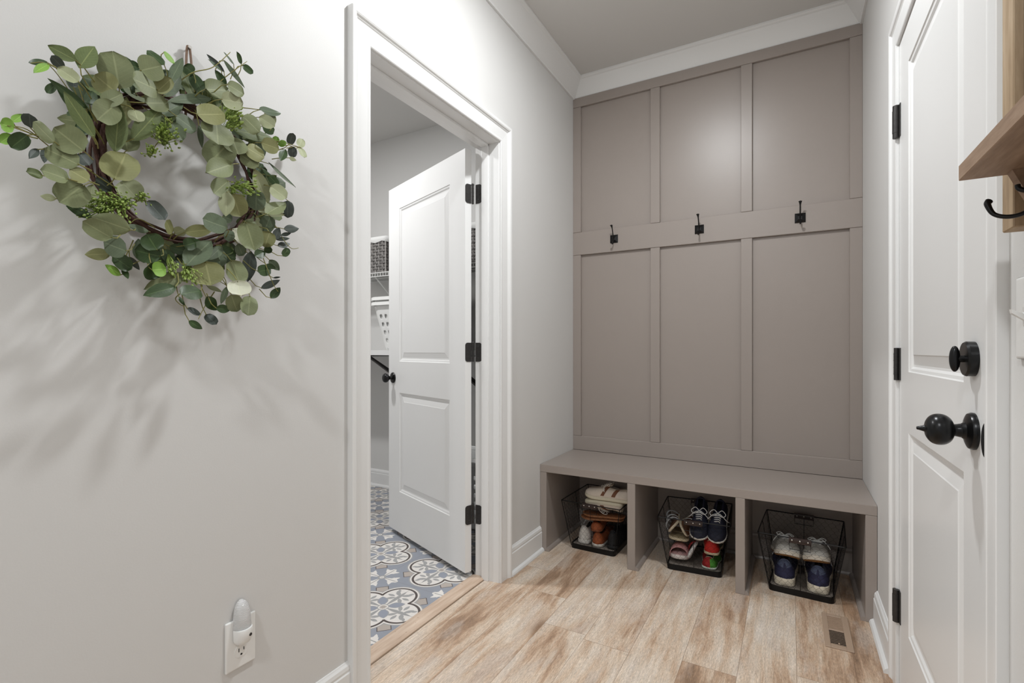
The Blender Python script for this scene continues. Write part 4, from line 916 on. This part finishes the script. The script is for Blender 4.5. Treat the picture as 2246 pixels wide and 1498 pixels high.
BK = [((-0.921, 2.674, 0.0), -0.030, 'black chicken-wire basket in the left cubby, piled above its rim with white and brown shoes'),
      ((-0.421, 2.674, 0.0), 0.080, 'black chicken-wire basket in the middle cubby, holding navy sneakers, sandals and small red shoes'),
      ((0.046, 2.662, 0.0), -0.060, 'black chicken-wire basket in the right cubby, holding two pairs of sports shoes')]
for l, r, lb in BK: make_basket(l, r, lb)
# ================================================================== SHOES
def interp(T, V, t):
    for i in range(len(T)-1):
        if t <= T[i+1]:
            k = (t-T[i])/(T[i+1]-T[i]); k = k*k*(3-2*k) if 0 else k; return V[i]+(V[i+1]-V[i])*k
    return V[-1]
HT = [0, .015, .05, .12, .25, .42, .6, .75, .87, .95, .985, 1]; HWD = [.07, .21, .31, .355, .37, .37, .43, .49, .45, .32, .18, .04]
def outline(L, W, n=40, grow=0.0, asym=1):
    up = []; ts = [0.5-0.5*math.cos(PI*i/n) for i in range(n+1)]
    for t in ts: up.append((L*t+(grow*(2*t-1)), (interp(HT, HWD, t)*W+grow+asym*0.03*W*math.sin(PI*max(0, (t-.3)/.7)))))
    dn = [(x, -interp(HT, HWD, (t))*W-grow+asym*0.03*W*math.sin(PI*max(0, (t-.3)/.7))) for t, (x, _) in list(zip(ts, up))[::-1]]
    return up+dn[1:-1]
def sole_bm(L, W, h, spring=0.010, asym=1, grow=0.004, waist=0.0):
    bm = B(); rows = []
    def zf(x, z): t = x/L; return z+spring*max(0, (t-.72)/.28)**2
    for z, g in ((0, grow-0.005), (0.003, grow-0.001), (h*0.5, grow), (h-0.002, grow-waist), (h, grow-0.002)):
        rows.append([(x, y, zf(x, z)) for x, y in outline(L, W, 28, g, asym)])
    vs = grid_strip(bm, rows, closed=True); bm.faces.new(vs[0]); bm.faces.new(vs[-1]); return bm
def upper_bm(L, W, hs, HH, spring, asym, hole, zone):
    """arched vamp with a foot opening"""
    T = [0, .008, .03, .08, .12, .16, .23, .30, .37, .44, .5, .56, .62, .69, .76, .83, .89, .94, .975, 1.0]; NP = 20
    bm = B(); rows = []
    for t in T:
        hw = interp(HT, HWD, t)*W*(1-0.02); hh = interp([0, .04, .1, .25, .42, .52, .66, .8, .92, 1], HH, t)
        cy = asym*0.03*W*math.sin(PI*max(0, (t-.3)/.7)); row = []
        for k in range(NP+1):
            a = PI*k/NP; c, s = math.cos(a), math.sin(a); lean = 1-(0.42 if t > .18 else 0.20+0.22*t/.18)*(s**1.6)*(1 if t < .55 else 0.55) 
            y = cy+hw*(abs(c)**0.8)*(1 if c > 0 else -1)*(lean if t < .6 else 1); z = hs-0.003+hh*(abs(s)**0.72)
            x = L*t+(0.006*(s) if t < .05 else 0)
            row.append((x, y, z+spring*max(0, (t-.72)/.28)**2))
        rows.append(row)
    vs = [[bm.verts.new(p) for p in r] for r in rows]; rim = []
    for i in range(len(T)-1):
        tm = (T[i]+T[i+1])/2
        for k in range(NP):
            am = (k+.5)/NP*180
            if hole and hole[0] < tm < hole[1] and abs(am-90) < hole[2]*(1.0 if tm < hole[1]-0.08 else 0.6): continue
            f = bm.faces.new((vs[i][k], vs[i][k+1], vs[i+1][k+1], vs[i+1][k])); f.smooth = True; f.material_index = zone(tm, am) if zone else 0
    for j, e in ((0, vs[0]), (1, vs[-1])): bm.faces.new(e).material_index = 0
    return bm, rows
def make_shoe(name, label, loc, rot, L=0.27, W=0.098, hs=0.024, height=1.0, sole=(225, 222, 214), upper=(40, 46, 70), second=None, zone=None, collar=None, lace=(230, 230, 228), group=None, outsole=None, stripe=None, cat='shoe', side=1, lining=(60, 60, 64), lace_loose=False, hole=(0.075, 0.50, 40), sole_w=None, mesh_bump=0.15, toecap=None):
    s = thing(name, label, cat, loc, rot, group)
    k = L/0.27*height; HH = [v*k for v in (.062, .070, .070, .058, .066, .070, .058, .046, .036, .012)]; spring = 0.010*L/0.27
    def mm(nm, c, **kw): 
        key = nm+str(c); 
        if key not in M: M[key] = mat(nm, c, 0.7, noise_amt=0.10, nscale=160, bump=mesh_bump, bscale=700)
        return M[key]
    obj('sole', sole_bm(L, W, hs, spring, side), mm('shoe_sole', sole), s, smooth=50, world=False)
    if outsole:
        bm = sole_bm(L, W, 0.006, spring, side, 0.003); bmesh.ops.translate(bm, vec=(0, 0, -0.0045), verts=bm.verts); obj('outsole', bm, mm('gum_rubber', outsole), s, smooth=50, world=False)
    bm, rows = upper_bm(L, W, hs, HH, spring, side, hole, zone)
    mats = [mm('shoe_upper', upper)]+([mm('shoe_panel', second)] if second else [])
    u = obj('upper', bm, mats, s, world=False); md = u.modifiers.new('s', 'SOLIDIFY'); md.thickness = 0.003; md.offset = 1
    if hole:
        T = [0, .008, .03, .08, .12, .16, .23, .30, .37, .44, .5, .56]; ii = [i for i in range(1, len(T)) if hole[0] <= T[i] <= hole[1]]
        NP = 20; ka = int(round((90-hole[2])/180*NP)); P = [Vector(rows[i][ka]) for i in ii]+[Vector(rows[ii[-1]][k]) for k in range(ka+2, NP-ka-1, 2)]+[Vector(rows[i][NP-ka]) for i in ii[::-1]]+[Vector(rows[ii[0]][k]) for k in range(NP-ka-2, ka+1, -2)]
        bm = B(); tube(bm, [p+Vector((0, 0, 0.001)) for p in P], 0.0042*k, 8, closed=True); obj('collar', bm, mm('shoe_collar', collar or upper), s, smooth=True, world=False)
        bm = B(); rr = [[(x, y, hs+0.002) for x, y in outline(L*0.97, W*0.86, 16)]]; v0 = [bm.verts.new(p) for p in rr[0]]; bm.faces.new(v0); obj('insole', bm, mm('shoe_lining', lining), s, world=False)
        if lace:
            # tongue
            bm = B(); rws = []
            for q in range(7):
                t = 0.40+0.22*q/6; zt = hs+interp([0, .04, .1, .25, .42, .52, .66, .8, .92, 1], HH, t)+0.002+0.014*k*max(0, (0.5-t)/0.1); ww = W*0.17
                rws.append([(L*t, yy, zt-abs(yy/ww)*0.004) for yy in (-ww, -ww/2, 0, ww/2, ww)])
            grid_strip(bm, rws); to = obj('tongue', bm, mm('shoe_panel', second or collar or upper), s, smooth=True, world=False); md = to.modifiers.new('s', 'SOLIDIFY'); md.thickness = 0.004
            bm = B()
            for q in range(5):
                t = 0.47+0.042*q; zt = hs+interp([0, .04, .1, .25, .42, .52, .66, .8, .92, 1], HH, t)+0.005; ww = W*(0.20-0.012*q)
                tube(bm, [(L*t-0.002, -ww, zt-0.007), (L*t+0.002, -ww*0.5, zt), (L*t-0.002, ww*0.5, zt), (L*t+0.002, ww, zt-0.007)], 0.0022, 6)
            t0 = L*0.46; zt = hs+HH[4]+0.008
            for sg in (-1, 1):     # bow loops and ends
                tube(bm, catmull([(t0, 0, zt), (t0-0.012, sg*0.018, zt+0.010), (t0+0.004, sg*0.036, zt+0.004), (t0+0.016, sg*0.024, zt-0.002), (t0+0.002, 0, zt)], 5), 0.0019, 6)
                tube(bm, catmull([(t0, 0, zt), (t0+0.014, sg*0.020, zt+0.006), (t0+0.024, sg*0.040, zt-0.014), (t0+0.018, sg*0.050, zt-0.034)], 5), 0.0018, 6)
            obj('lace', bm, mm('lace_cord', lace), s, smooth=True, world=False)
    if stripe:
        for t0, slant in stripe[1]:
            for sg in (-1, 1):
                bm = B(); rws = []
                for q in range(8):
                    a = math.radians(4+q*9); t = t0-slant*q/7; hw = interp(HT, HWD, t)*W*0.98; hh = interp([0, .04, .1, .25, .42, .52, .66, .8, .92, 1], HH, t)
                    c_, s_ = math.cos(a), math.sin(a); lean = 1-0.42*(s_**1.6)*(1 if t < .55 else 0.55); lean = lean if t < .6 else 1
                    y = sg*(hw*c_**0.8*lean+0.0042)+side*0.03*W*math.sin(PI*max(0, (t-.3)/.7)); z = hs-0.003+hh*s_**0.72+0.002
                    rws.append([(L*t-0.010, y, z), (L*t+0.010, y, z)])
                grid_strip(bm, rws); so = obj('stripe', bm, mm('shoe_stripe', stripe[0]), s, world=False); md = so.modifiers.new('s', 'SOLIDIFY'); md.thickness = 0.0015
    return s
def make_slide(name, label, loc, rot, L=0.24, W=0.09, hs=0.018, bed=(190, 170, 140), side_c=(220, 212, 196), straps=((0.62, 0.07, 0.050, (150, 90, 60)),), group=None, cat='sandal', side=1):
    """sandal or slide: footbed, welt and one or more strap bands (position, half width, height, colour)"""
    s = thing(name, label, cat, loc, rot, group)
    def mm(nm, c):
        key = nm+str(c)
        if key not in M: M[key] = mat(nm, c, 0.6, noise_amt=0.15, nscale=120, bump=0.15, bscale=600)
        return M[key]
    obj('sole', sole_bm(L, W, hs, 0.006, side), mm('sandal_sole', side_c), s, smooth=50, world=False)
    bm = sole_bm(L, W*0.96, 0.004, 0.006, side, 0.0005); bmesh.ops.translate(bm, vec=(0, 0, hs-0.001), verts=bm.verts); obj('footbed', bm, mm('footbed', bed), s, smooth=50, world=False)
    for t0, hwid, hh, c in straps:
        bm = B(); rws = []; hw = interp(HT, HWD, t0)*W
        for q in range(13):
            a = PI*q/12; y = (hw+0.003)*math.cos(a); z = hs*0.5+(hh+hs*0.5)*math.sin(a)**0.75
            rws.append([(L*(t0-hwid)+0.006*math.sin(a), y, z), (L*t0, y*1.02, z+0.002*math.sin(a)), (L*(t0+hwid)-0.004*math.sin(a), y, z-0.006*math.sin(a))])
        grid_strip(bm, rws); o = obj('strap', bm, mm('strap', c), s, smooth=True, world=False); md = o.modifiers.new('s', 'SOLIDIFY'); md.thickness = 0.0028 if hwid > 0.03 else 0.002
    return s
R90 = PI/2
def E3(x, y, z): return (math.radians(x), math.radians(y), math.radians(z))
def mrot(yaw, pitch=0, roll=0):
    """toe towards yaw (degrees from +x), pitch lifts the toe, roll about the long axis"""
    m = Matrix.Rotation(math.radians(yaw), 3, 'Z') @ Matrix.Rotation(-math.radians(pitch), 3, 'Y') @ Matrix.Rotation(math.radians(roll), 3, 'X')
    return tuple(m.to_euler())
TR = 0.0205     # tray board top
# right basket
zn = lambda t, a: 1 if (t < .36 and 38 < a < 142) else 0
make_shoe('running_shoe', 'navy sports shoe with white sole, left of the lower pair in right basket', (-0.024, 2.541, TR), mrot(91), 0.258, 0.108, 0.036, 1.18, (222, 212, 192), (42, 44, 76), (84, 94, 120), zn, (84, 94, 120), (200, 204, 210), group='sports shoes in the right basket', side=-1)
make_shoe('running_shoe', 'navy sports shoe with white sole, right of the lower pair in right basket', (0.103, 2.530, TR), mrot(86), 0.258, 0.108, 0.036, 1.18, (222, 212, 192), (42, 44, 76), (84, 94, 120), zn, (84, 94, 120), (200, 204, 210), group='sports shoes in the right basket')
make_shoe('running_shoe', 'light grey sports shoe with gum sole, left of the upper pair in right basket', (-0.050, 2.770, 0.098), mrot(-80, 13.5, -6), 0.262, 0.104, 0.020, 0.85, (232, 226, 214), (190, 187, 180), (214, 212, 206), lambda t, a: 1 if t > .8 else 0, (150, 150, 148), (214, 214, 210), outsole=(140, 100, 56), group='sports shoes in the right basket')
make_shoe('running_shoe', 'light grey sports shoe with gum sole, right of the upper pair in right basket', (0.126, 2.765, 0.100), mrot(-97, 13.5, 6), 0.262, 0.104, 0.020, 0.85, (232, 226, 214), (190, 187, 180), (214, 212, 206), lambda t, a: 1 if t > .8 else 0, (150, 150, 148), (214, 214, 210), outsole=(140, 100, 56), group='sports shoes in the right basket', side=-1)
# middle basket
G2 = 'shoes in the middle basket'
make_shoe('canvas_sneaker', 'navy canvas sneaker with white rim, left of the pair in middle basket', (-0.398, 2.700, 0.292), mrot(-87, -38), 0.218, 0.086, 0.016, 1.0, (226, 222, 214), (22, 26, 46), None, None, (28, 32, 54), (222, 222, 220), group=G2)
make_shoe('canvas_sneaker', 'navy canvas sneaker with white rim, right of the pair in middle basket', (-0.302, 2.700, 0.292), mrot(-92, -38), 0.218, 0.086, 0.016, 1.0, (226, 222, 214), (22, 26, 46), None, None, (28, 32, 54), (222, 222, 220), group=G2, side=-1)
make_shoe('toddler_shoe', 'small red shoe with beige sole under the navy sneakers in the middle basket', (-0.334, 2.553, 0.092), mrot(92), 0.165, 0.088, 0.014, 1.35, (206, 190, 160), (186, 30, 20), (40, 60, 34), lambda t, a: 1 if t > .3 and a > 130 else 0, (214, 196, 160), None, group=G2)
make_shoe('toddler_shoe', 'small shoe in green, blue and red with pale rim, lowest right in the middle basket', (-0.345, 2.553, TR), mrot(90), 0.165, 0.088, 0.012, 1.10, (196, 204, 190), (150, 26, 26), (70, 140, 44), lambda t, a: 1 if a > 118 else 0, (176, 170, 150), None, group=G2)
make_slide('slide_sandal', 'pale pink slide with wide strap, lowest left in the middle basket', (-0.500, 2.752, TR+0.010), mrot(-86, 2), 0.205, 0.088, 0.020, (214, 178, 176), (224, 214, 208), ((0.72, 0.20, 0.045, (206, 150, 150)),), G2)
make_slide('slipper', 'flat beige slipper lying on the pink slide in the middle basket', (-0.512, 2.755, 0.118), mrot(-84, 3, -4), 0.210, 0.094, 0.014, (168, 152, 122), (206, 194, 166), ((0.5, 0.04, 0.006, (188, 172, 140)),), G2, 'slipper')
make_slide('slide_sandal', 'thin white slide propped on its edge beside the pink slide in middle basket', (-0.418, 2.745, 0.082), mrot(-90, 0, 66), 0.200, 0.080, 0.012, (190, 178, 176), (222, 220, 220), ((0.62, 0.06, 0.020, (150, 40, 40)),), G2)
make_slide('strappy_sandal', 'brown strappy sandal with grey straps, left of the leaning pair in middle basket', (-0.524, 2.735, 0.190), mrot(-84, 0, 52), 0.195, 0.076, 0.012, (112, 76, 52), (206, 194, 172), ((0.72, 0.035, 0.034, (176, 178, 180)), (0.5, 0.03, 0.040, (176, 178, 180)), (0.22, 0.03, 0.050, (170, 172, 174))), G2)
make_slide('strappy_sandal', 'brown strappy sandal with grey straps, right of the leaning pair in middle basket', (-0.452, 2.735, 0.186), mrot(-96, 0, -60), 0.195, 0.076, 0.012, (112, 76, 52), (206, 194, 172), ((0.72, 0.035, 0.034, (176, 178, 180)), (0.5, 0.03, 0.040, (176, 178, 180)), (0.22, 0.03, 0.050, (170, 172, 174))), G2, side=-1)
# left basket
G1 = 'shoes in the left basket'
make_shoe('sneaker', 'white sneaker low in the left front corner of the left basket', (-0.992, 2.556, TR), mrot(88), 0.250, 0.090, 0.022, 1.1, (214, 210, 204), (216, 212, 206), None, None, (196, 190, 182), (210, 208, 204), group=G1)
make_shoe('leather_shoe', 'tan leather shoe with white sole, low in the middle of the left basket', (-0.910, 2.548, TR), mrot(90), 0.250, 0.086, 0.018, 0.9, (206, 200, 190), (150, 78, 40), None, None, (122, 62, 34), None, group=G1)
make_shoe('leather_shoe', 'tan leather sandal-shoe lying on top of the other tan shoe in the left basket', (-0.918, 2.556, 0.098), mrot(96, 4), 0.245, 0.086, 0.012, 0.62, (130, 74, 44), (158, 84, 46), None, None, (136, 72, 40), None, group=G1)
make_shoe('leather_shoe', 'black shoe low on the right side of the left basket', (-0.828, 2.556, TR), mrot(91), 0.255, 0.084, 0.020, 1.15, (26, 25, 26), (22, 22, 25), None, None, (26, 26, 30), None, group=G1)
make_slide('flat_sandal', 'brown flat sandal, lower one of two lying across the left basket', (-0.772, 2.575, 0.176), mrot(183, -3), 0.225, 0.085, 0.010, (122, 74, 42), (140, 92, 58), ((0.62, 0.05, 0.008, (112, 66, 40)),), G1)
make_slide('flat_sandal', 'brown flat sandal, upper one of two lying across the left basket below the white sneakers', (-0.765, 2.572, 0.192), mrot(180, -3), 0.225, 0.085, 0.010, (128, 80, 46), (150, 100, 64), ((0.62, 0.05, 0.006, (120, 72, 44)),), G1)
make_shoe('sneaker', 'cream sneaker lying upside down on the brown sandals in the left basket', (-0.764, 2.552, 0.283), mrot(180, 0, 180), 0.205, 0.092, 0.018, 0.70, (206, 198, 176), (206, 194, 180), None, None, (180, 168, 152), (214, 210, 204), stripe=((112, 70, 44), ((0.52, 0.10),)), group=G1)
make_shoe('sneaker', 'cream sneaker with brown stripe, topmost shoe above the left basket', (-0.718, 2.548, 0.285), mrot(180, 0, 4), 0.250, 0.094, 0.018, 0.92, (206, 198, 176), (210, 198, 184), None, None, (180, 168, 152), (214, 210, 204), stripe=((112, 70, 44), ((0.60, 0.12), (0.36, 0.10))), group=G1, side=-1)
# ================================================================== LAUNDRY ROOM
def wicker():
    t = NT('grey_wicker'); n = t.noise(t.pos(), 70, 3, 0.6); n2 = t.white(t.sep(t.pos())[2].op('MULTIPLY', 40.0).floor().s)
    t.out('Base Color', t.mix(n, lin((64, 62, 61)), lin((146, 142, 139)))); t.b.inputs['Roughness'].default_value = 0.6; return t.m
M['wicker'] = wicker(); M['wicker_l'] = mat('pale_wicker', (186, 182, 178), 0.6, noise_amt=0.2, nscale=60); M['liner'] = mat('white_cotton', (226, 226, 224), 0.9, noise_amt=0.02, nscale=20, bump=0.3, bscale=60)
M['vinyl'] = mat('white_vinyl_wire', (224, 224, 222), 0.4, noise_amt=0.01)
def make_wicker(x0, x1, y0, y1, z0, z1, label):
    b = thing('wicker_basket', label, 'basket', ((x0+x1)/2, (y0+y1)/2, z0), group='wicker baskets on the wire shelf')
    cx, cy = (x0+x1)/2, (y0+y1)/2; hw, hd = (x1-x0)/2, (y1-y0)/2
    bm = B(); box(bm, x0+0.008, x1-0.008, y0+0.008, y1-0.008, z0, z1-0.01, 0.003); obj('body', bm, M['wicker'], b)
    bm = B(); per = []; N = 2
    step = 0.033; pts = []
    for (ax, ay, bx_, by_) in ((x0, y0, x1, y0), (x1, y0, x1, y1), (x1, y1, x0, y1), (x0, y1, x0, y0)):
        L_ = math.hypot(bx_-ax, by_-ay); k_ = max(2, int(L_/step)); nx_, ny_ = (by_-ay)/L_, -(bx_-ax)/L_
        for i in range(k_): pts.append((ax+(bx_-ax)*i/k_, ay+(by_-ay)*i/k_, nx_, ny_))
    rowsn = int((z1-z0)/0.021)
    for r in range(rowsn):
        zc = z0+0.011+r*0.021; lo, hi = [], []
        for i, (px, py, nx_, ny_) in enumerate(pts):
            d = 0.004 if (i+r) % 2 else -0.0065
            lo.append((px+nx_*d, py+ny_*d, zc-0.0085)); hi.append((px+nx_*(d+0.0005), py+ny_*(d+0.0005), zc+0.0085))
        grid_strip(bm, [lo, [(a[0]+q[2]*0.002, a[1]+q[3]*0.002, a[2]+0.0085) for a, q in zip(lo, pts)], hi], closed=True)
    o = obj('weave', bm, M['wicker'], b); md = o.modifiers.new('s', 'SOLIDIFY'); md.thickness = 0.0015
    bm = B()
    for i, (px, py, nx_, ny_) in enumerate(pts):
        tube(bm, [(px-nx_*0.001, py-ny_*0.001, z0), (px-nx_*0.001, py-ny_*0.001, z1-0.006)], 0.0030, 5)
    obj('stakes', bm, M['wicker_l'], b)
    bm = B(); P = []
    for (px, py, nx_, ny_) in pts: P.append((px+nx_*0.003, py+ny_*0.003, z1+0.004*math.sin(px*47+py*31)))
    rws = [[(p[0]+q[2]*0.003, p[1]+q[3]*0.003, z1-0.028+0.006*math.sin(i*1.7)) for i, (p, q) in enumerate(zip(P, pts))], [(p[0]+q[2]*0.010, p[1]+q[3]*0.010, z1-0.012) for p, q in zip(P, pts)], [(p[0]+q[2]*0.006, p[1]+q[3]*0.006, z1+0.010) for p, q in zip(P, pts)], [(p[0]-q[2]*0.006, p[1]-q[3]*0.006, z1+0.012) for p, q in zip(P, pts)], [(p[0]-q[2]*0.012, p[1]-q[3]*0.012, z1-0.005) for p, q in zip(P, pts)]]
    vs = grid_strip(bm, rws, closed=True); bm.faces.new(vs[-1]); obj('liner', bm, M['liner'], b, smooth=True)
    return b
SY = 2.600; SZ = 1.628
sh = thing('wire_shelf', 'white ventilated wire shelf on the far wall of the laundry', 'shelf', (-2.3, 2.75, SZ))
bm = B(); 
for zz in (SZ, SZ-0.026): tube(bm, [(-3.35, SY, zz), (XLL-0.005, SY, zz)], 0.0032, 6)
k = -3.34
while k < XLL-0.01: tube(bm, [(k, SY, SZ), (k, SY, SZ-0.026)], 0.0022, 5); k += 0.0254
obj('front_lip', bm, M['vinyl'], sh)
bm = B(); k = -3.34
while k < XLL-0.01: tube(bm, [(k, SY, SZ+0.003), (k, LYB, SZ+0.003)], 0.0017, 5); k += 0.0127
for yy in (2.70, 2.80, LYB-0.004): tube(bm, [(-3.35, yy, SZ-0.001), (XLL-0.005, yy, SZ-0.001)], 0.0028, 6)
obj('deck_wires', bm, M['vinyl'], sh)
for xb in (-2.585, -1.50, -3.15):
    bm = B(); tube(bm, [(xb, SY+0.004, SZ-0.022), (xb, LYB-0.006, SZ-0.27)], 0.0048, 8); obj('support_brace', bm, M['vinyl'], sh)
make_wicker(-2.93, -2.500, 2.625, 2.895, SZ+0.005, 1.880, 'grey wicker basket with white liner on the wire shelf, left of the open door')
make_wicker(-2.06, -1.590, 2.625, 2.895, SZ+0.005, 1.880, 'grey wicker basket with white liner on the wire shelf, seen through the hinge gap')
fs = thing('folding_shelf', 'white laminate folding shelf on black brackets in the laundry', 'shelf', (-2.3, 2.7, 1.045))
bm = B(); box(bm, -3.30, -1.72, 2.500, LYB, 1.045, 1.078, 0.002); obj('board', bm, M['trim'], fs)
for xb in (-2.57, -1.905):
    bm = B(); box(bm, xb-0.013, xb+0.013, LYB-0.008, LYB, 0.80, 1.045); box(bm, xb-0.013, xb+0.013, 2.515, LYB, 1.037, 1.0449)
    mxb = None
    poly_extrude(bm, [(xb-0.010, 2.520, 1.037), (xb-0.010, 2.545, 1.037), (xb-0.010, LYB-0.008, 0.845), (xb-0.010, LYB-0.008, 0.810)], (0.020, 0, 0)); obj('bracket', bm, M['hinge'], fs)
def laundry_basket(label, x0, x1, y0, y1, z0, z1, ins, rim_only=False, group='white laundry baskets', rows=4, loc=None):
    b = thing('laundry_basket', label, 'basket', ((x0+x1)/2, (y0+y1)/2, z0), group=group)
    cx, cy = (x0+x1)/2, (y0+y1)/2; W_, D_ = x1-x0, y1-y0
    def ring(h, g=0.0, n=6, r=0.05):
        w_, d_ = W_-2*ins*(1-h)+2*g, D_-2*ins*0.75*(1-h)+2*g; return [(cx+x, cy+y) for x, y, _ in rrect(w_, d_, 0, r, n)]
    H = z1-z0
    # side walls with holes: dense grid on each side, holes knocked out
    bm = B()
    def P(side, s, h):
        w_, d_ = W_-2*ins*(1-h), D_-2*ins*0.75*(1-h); r = 0.045; z = z0+0.012+h*(H-0.03)
        return {'f': (cx+s*(w_/2-r), cy-d_/2, z), 'b': (cx-s*(w_/2-r), cy+d_/2, z), 'r': (cx+w_/2, cy+s*(d_/2-r), z), 'l': (cx-w_/2, cy-s*(d_/2-r), z)}[side]
    for side in 'frbl':
        wid = W_ if side in 'fb' else D_; nc = int(wid/0.052); 
        nu, nv = nc*4, rows*4+6
        g = [[bm.verts.new(P(side, -1+2*i/nu, j/nv)) for i in range(nu+1)] for j in range(nv+1)]
        for j in range(nv):
            for i in range(nu):
                ii, jj = i % 4, (j-2) % 4; row = (j-2)//4
                if 0 <= row < rows and ii in (1, 2) and jj in (1, 2): continue
                bm.faces.new((g[j][i], g[j][i+1], g[j+1][i+1], g[j+1][i]))
    # rounded corners and floor
    for (sx_, sy_) in ((1, -1), (1, 1), (-1, 1), (-1, -1)):
        rws = []
        for j in range(5):
            h = j/4; w_, d_ = W_-2*ins*(1-h), D_-2*ins*0.75*(1-h); r = 0.045; z = z0+0.012+h*(H-0.03); a0 = {(1, -1): -PI/2, (1, 1): 0, (-1, 1): PI/2, (-1, -1): PI}[(sx_, sy_)]
            rws.append([(cx+sx_*(w_/2-r)+r*math.cos(a0+PI/2*k/6), cy+sy_*(d_/2-r)+r*math.sin(a0+PI/2*k/6), z) for k in range(7)])
        grid_strip(bm, rws)
    rg = lambda g, z, q: [(x, y, z) for x, y in [(cx+a, cy+b2) for a, b2, _ in rrect(W_-2*ins*q+2*g, D_-2*ins*0.75*q+2*g, 0, 0.045+g, 6)]]
    vs = grid_strip(bm, [rg(0, z0+0.012, 1), rg(-0.006, z0+0.003, 1), rg(-0.016, z0, 1)], closed=True); bm.faces.new(vs[-1])
    bmesh.ops.remove_doubles(bm, verts=bm.verts, dist=1e-5)
    o = obj('body', bm, M['plastic'], b, smooth=40); md = o.modifiers.new('s', 'SOLIDIFY'); md.thickness = 0.0025; 
    md = o.modifiers.new('u', 'SUBSURF'); md.levels = 1; md.render_levels = 1
    def rimf(zr, nm):
        bm = B()
        def dip(x, y): return -0.008*math.exp(-((x-cx)/0.09)**2) 
        R = lambda g, dz: [(x, y, zr+dz+dip(x, y)) for x, y, _ in rg(g, 0, 0)]
        grid_strip(bm, [R(0, -0.022), R(0.003, -0.010), R(0.014, -0.024), R(0.020, -0.024), R(0.018, -0.004), R(0.010, 0.0), R(0, -0.004), R(-0.004, -0.022)], closed=True); obj(nm, bm, M['plastic'], b, smooth=40)
    rimf(z1, 'rim')
    return b, rimf
b1, rf = laundry_basket('white plastic laundry basket with round holes, lower of two nested on the folding shelf', -2.515, -1.96, 2.500, 2.880, 1.0785, 1.408, 0.062)
b2 = thing('laundry_basket', 'white plastic laundry basket, upper of two nested on the folding shelf, showing only its rim', 'basket', (-2.27, 2.69, 1.10), group='white laundry baskets')
bm = B(); cx, cy = -2.2375, 2.69
RR = lambda g, z: [(cx+x, cy+y, z-0.008*math.exp(-((x)/0.09)**2)) for x, y, _ in rrect(0.555+2*g, 0.38+2*g, 0, 0.045+g, 6)]
grid_strip(bm, [RR(-0.0, 1.420), RR(0.003, 1.430), RR(0.014, 1.418), RR(0.020, 1.418), RR(0.018, 1.438), RR(0.010, 1.442), RR(0, 1.438), RR(-0.004, 1.42)], closed=True); obj('rim', bm, M['plastic'], b2, smooth=40)
bm = B(); RB = lambda f, z: [(cx+x, cy+y, z) for x, y, _ in rrect((0.555-0.007)-2*0.062*f, (0.38-0.007)-2*0.0465*f, 0, 0.04, 6)]
vs = grid_strip(bm, [RB(0, 1.425), RB(0.5, 1.27), RB(0.92, 1.105)], closed=True); bm.faces.new(vs[-1]); obj('body', bm, M['plastic'], b2, smooth=40)
laundry_basket('tall white plastic laundry basket standing on the tiled floor behind the open door', -1.96, -1.46, 2.44, 2.84, 0.0015, 0.420, 0.04, rows=6)
# lamp fixtures in the ceilings (light comes from lamps just under them)
M['lamp'] = NT('lamp_diffuser').m; M['lamp'].node_tree.nodes['Principled BSDF'].inputs['Emission Color'].default_value = (1, 0.97, 0.93, 1); M['lamp'].node_tree.nodes['Principled BSDF'].inputs['Emission Strength'].default_value = 3.0
for (lx, ly, lb) in ((-0.44, 1.5, 'round recessed ceiling light above the hall'), (-0.44, -0.9, 'round recessed ceiling light behind the viewpoint'), (-2.40, 1.45, 'round recessed ceiling light of the laundry')):
    c = thing('ceiling_light', lb, 'ceiling light', (lx, ly, ZC))
    bm = B(); lathe(bm, [(0.078, 0.0), (0.095, 0.0), (0.094, -0.005), (0.080, -0.007), (0.078, -0.002)], 32, Matrix.Translation((lx, ly, ZC))); obj('trim_ring', bm, M['trim'], c, smooth=40)
    bm = B(); lathe(bm, [(0.0, -0.002), (0.078, -0.002), (0.078, -0.0005), (0.0, -0.0005)], 32, Matrix.Translation((lx, ly, ZC))); obj('diffuser', bm, M['lamp'], c)
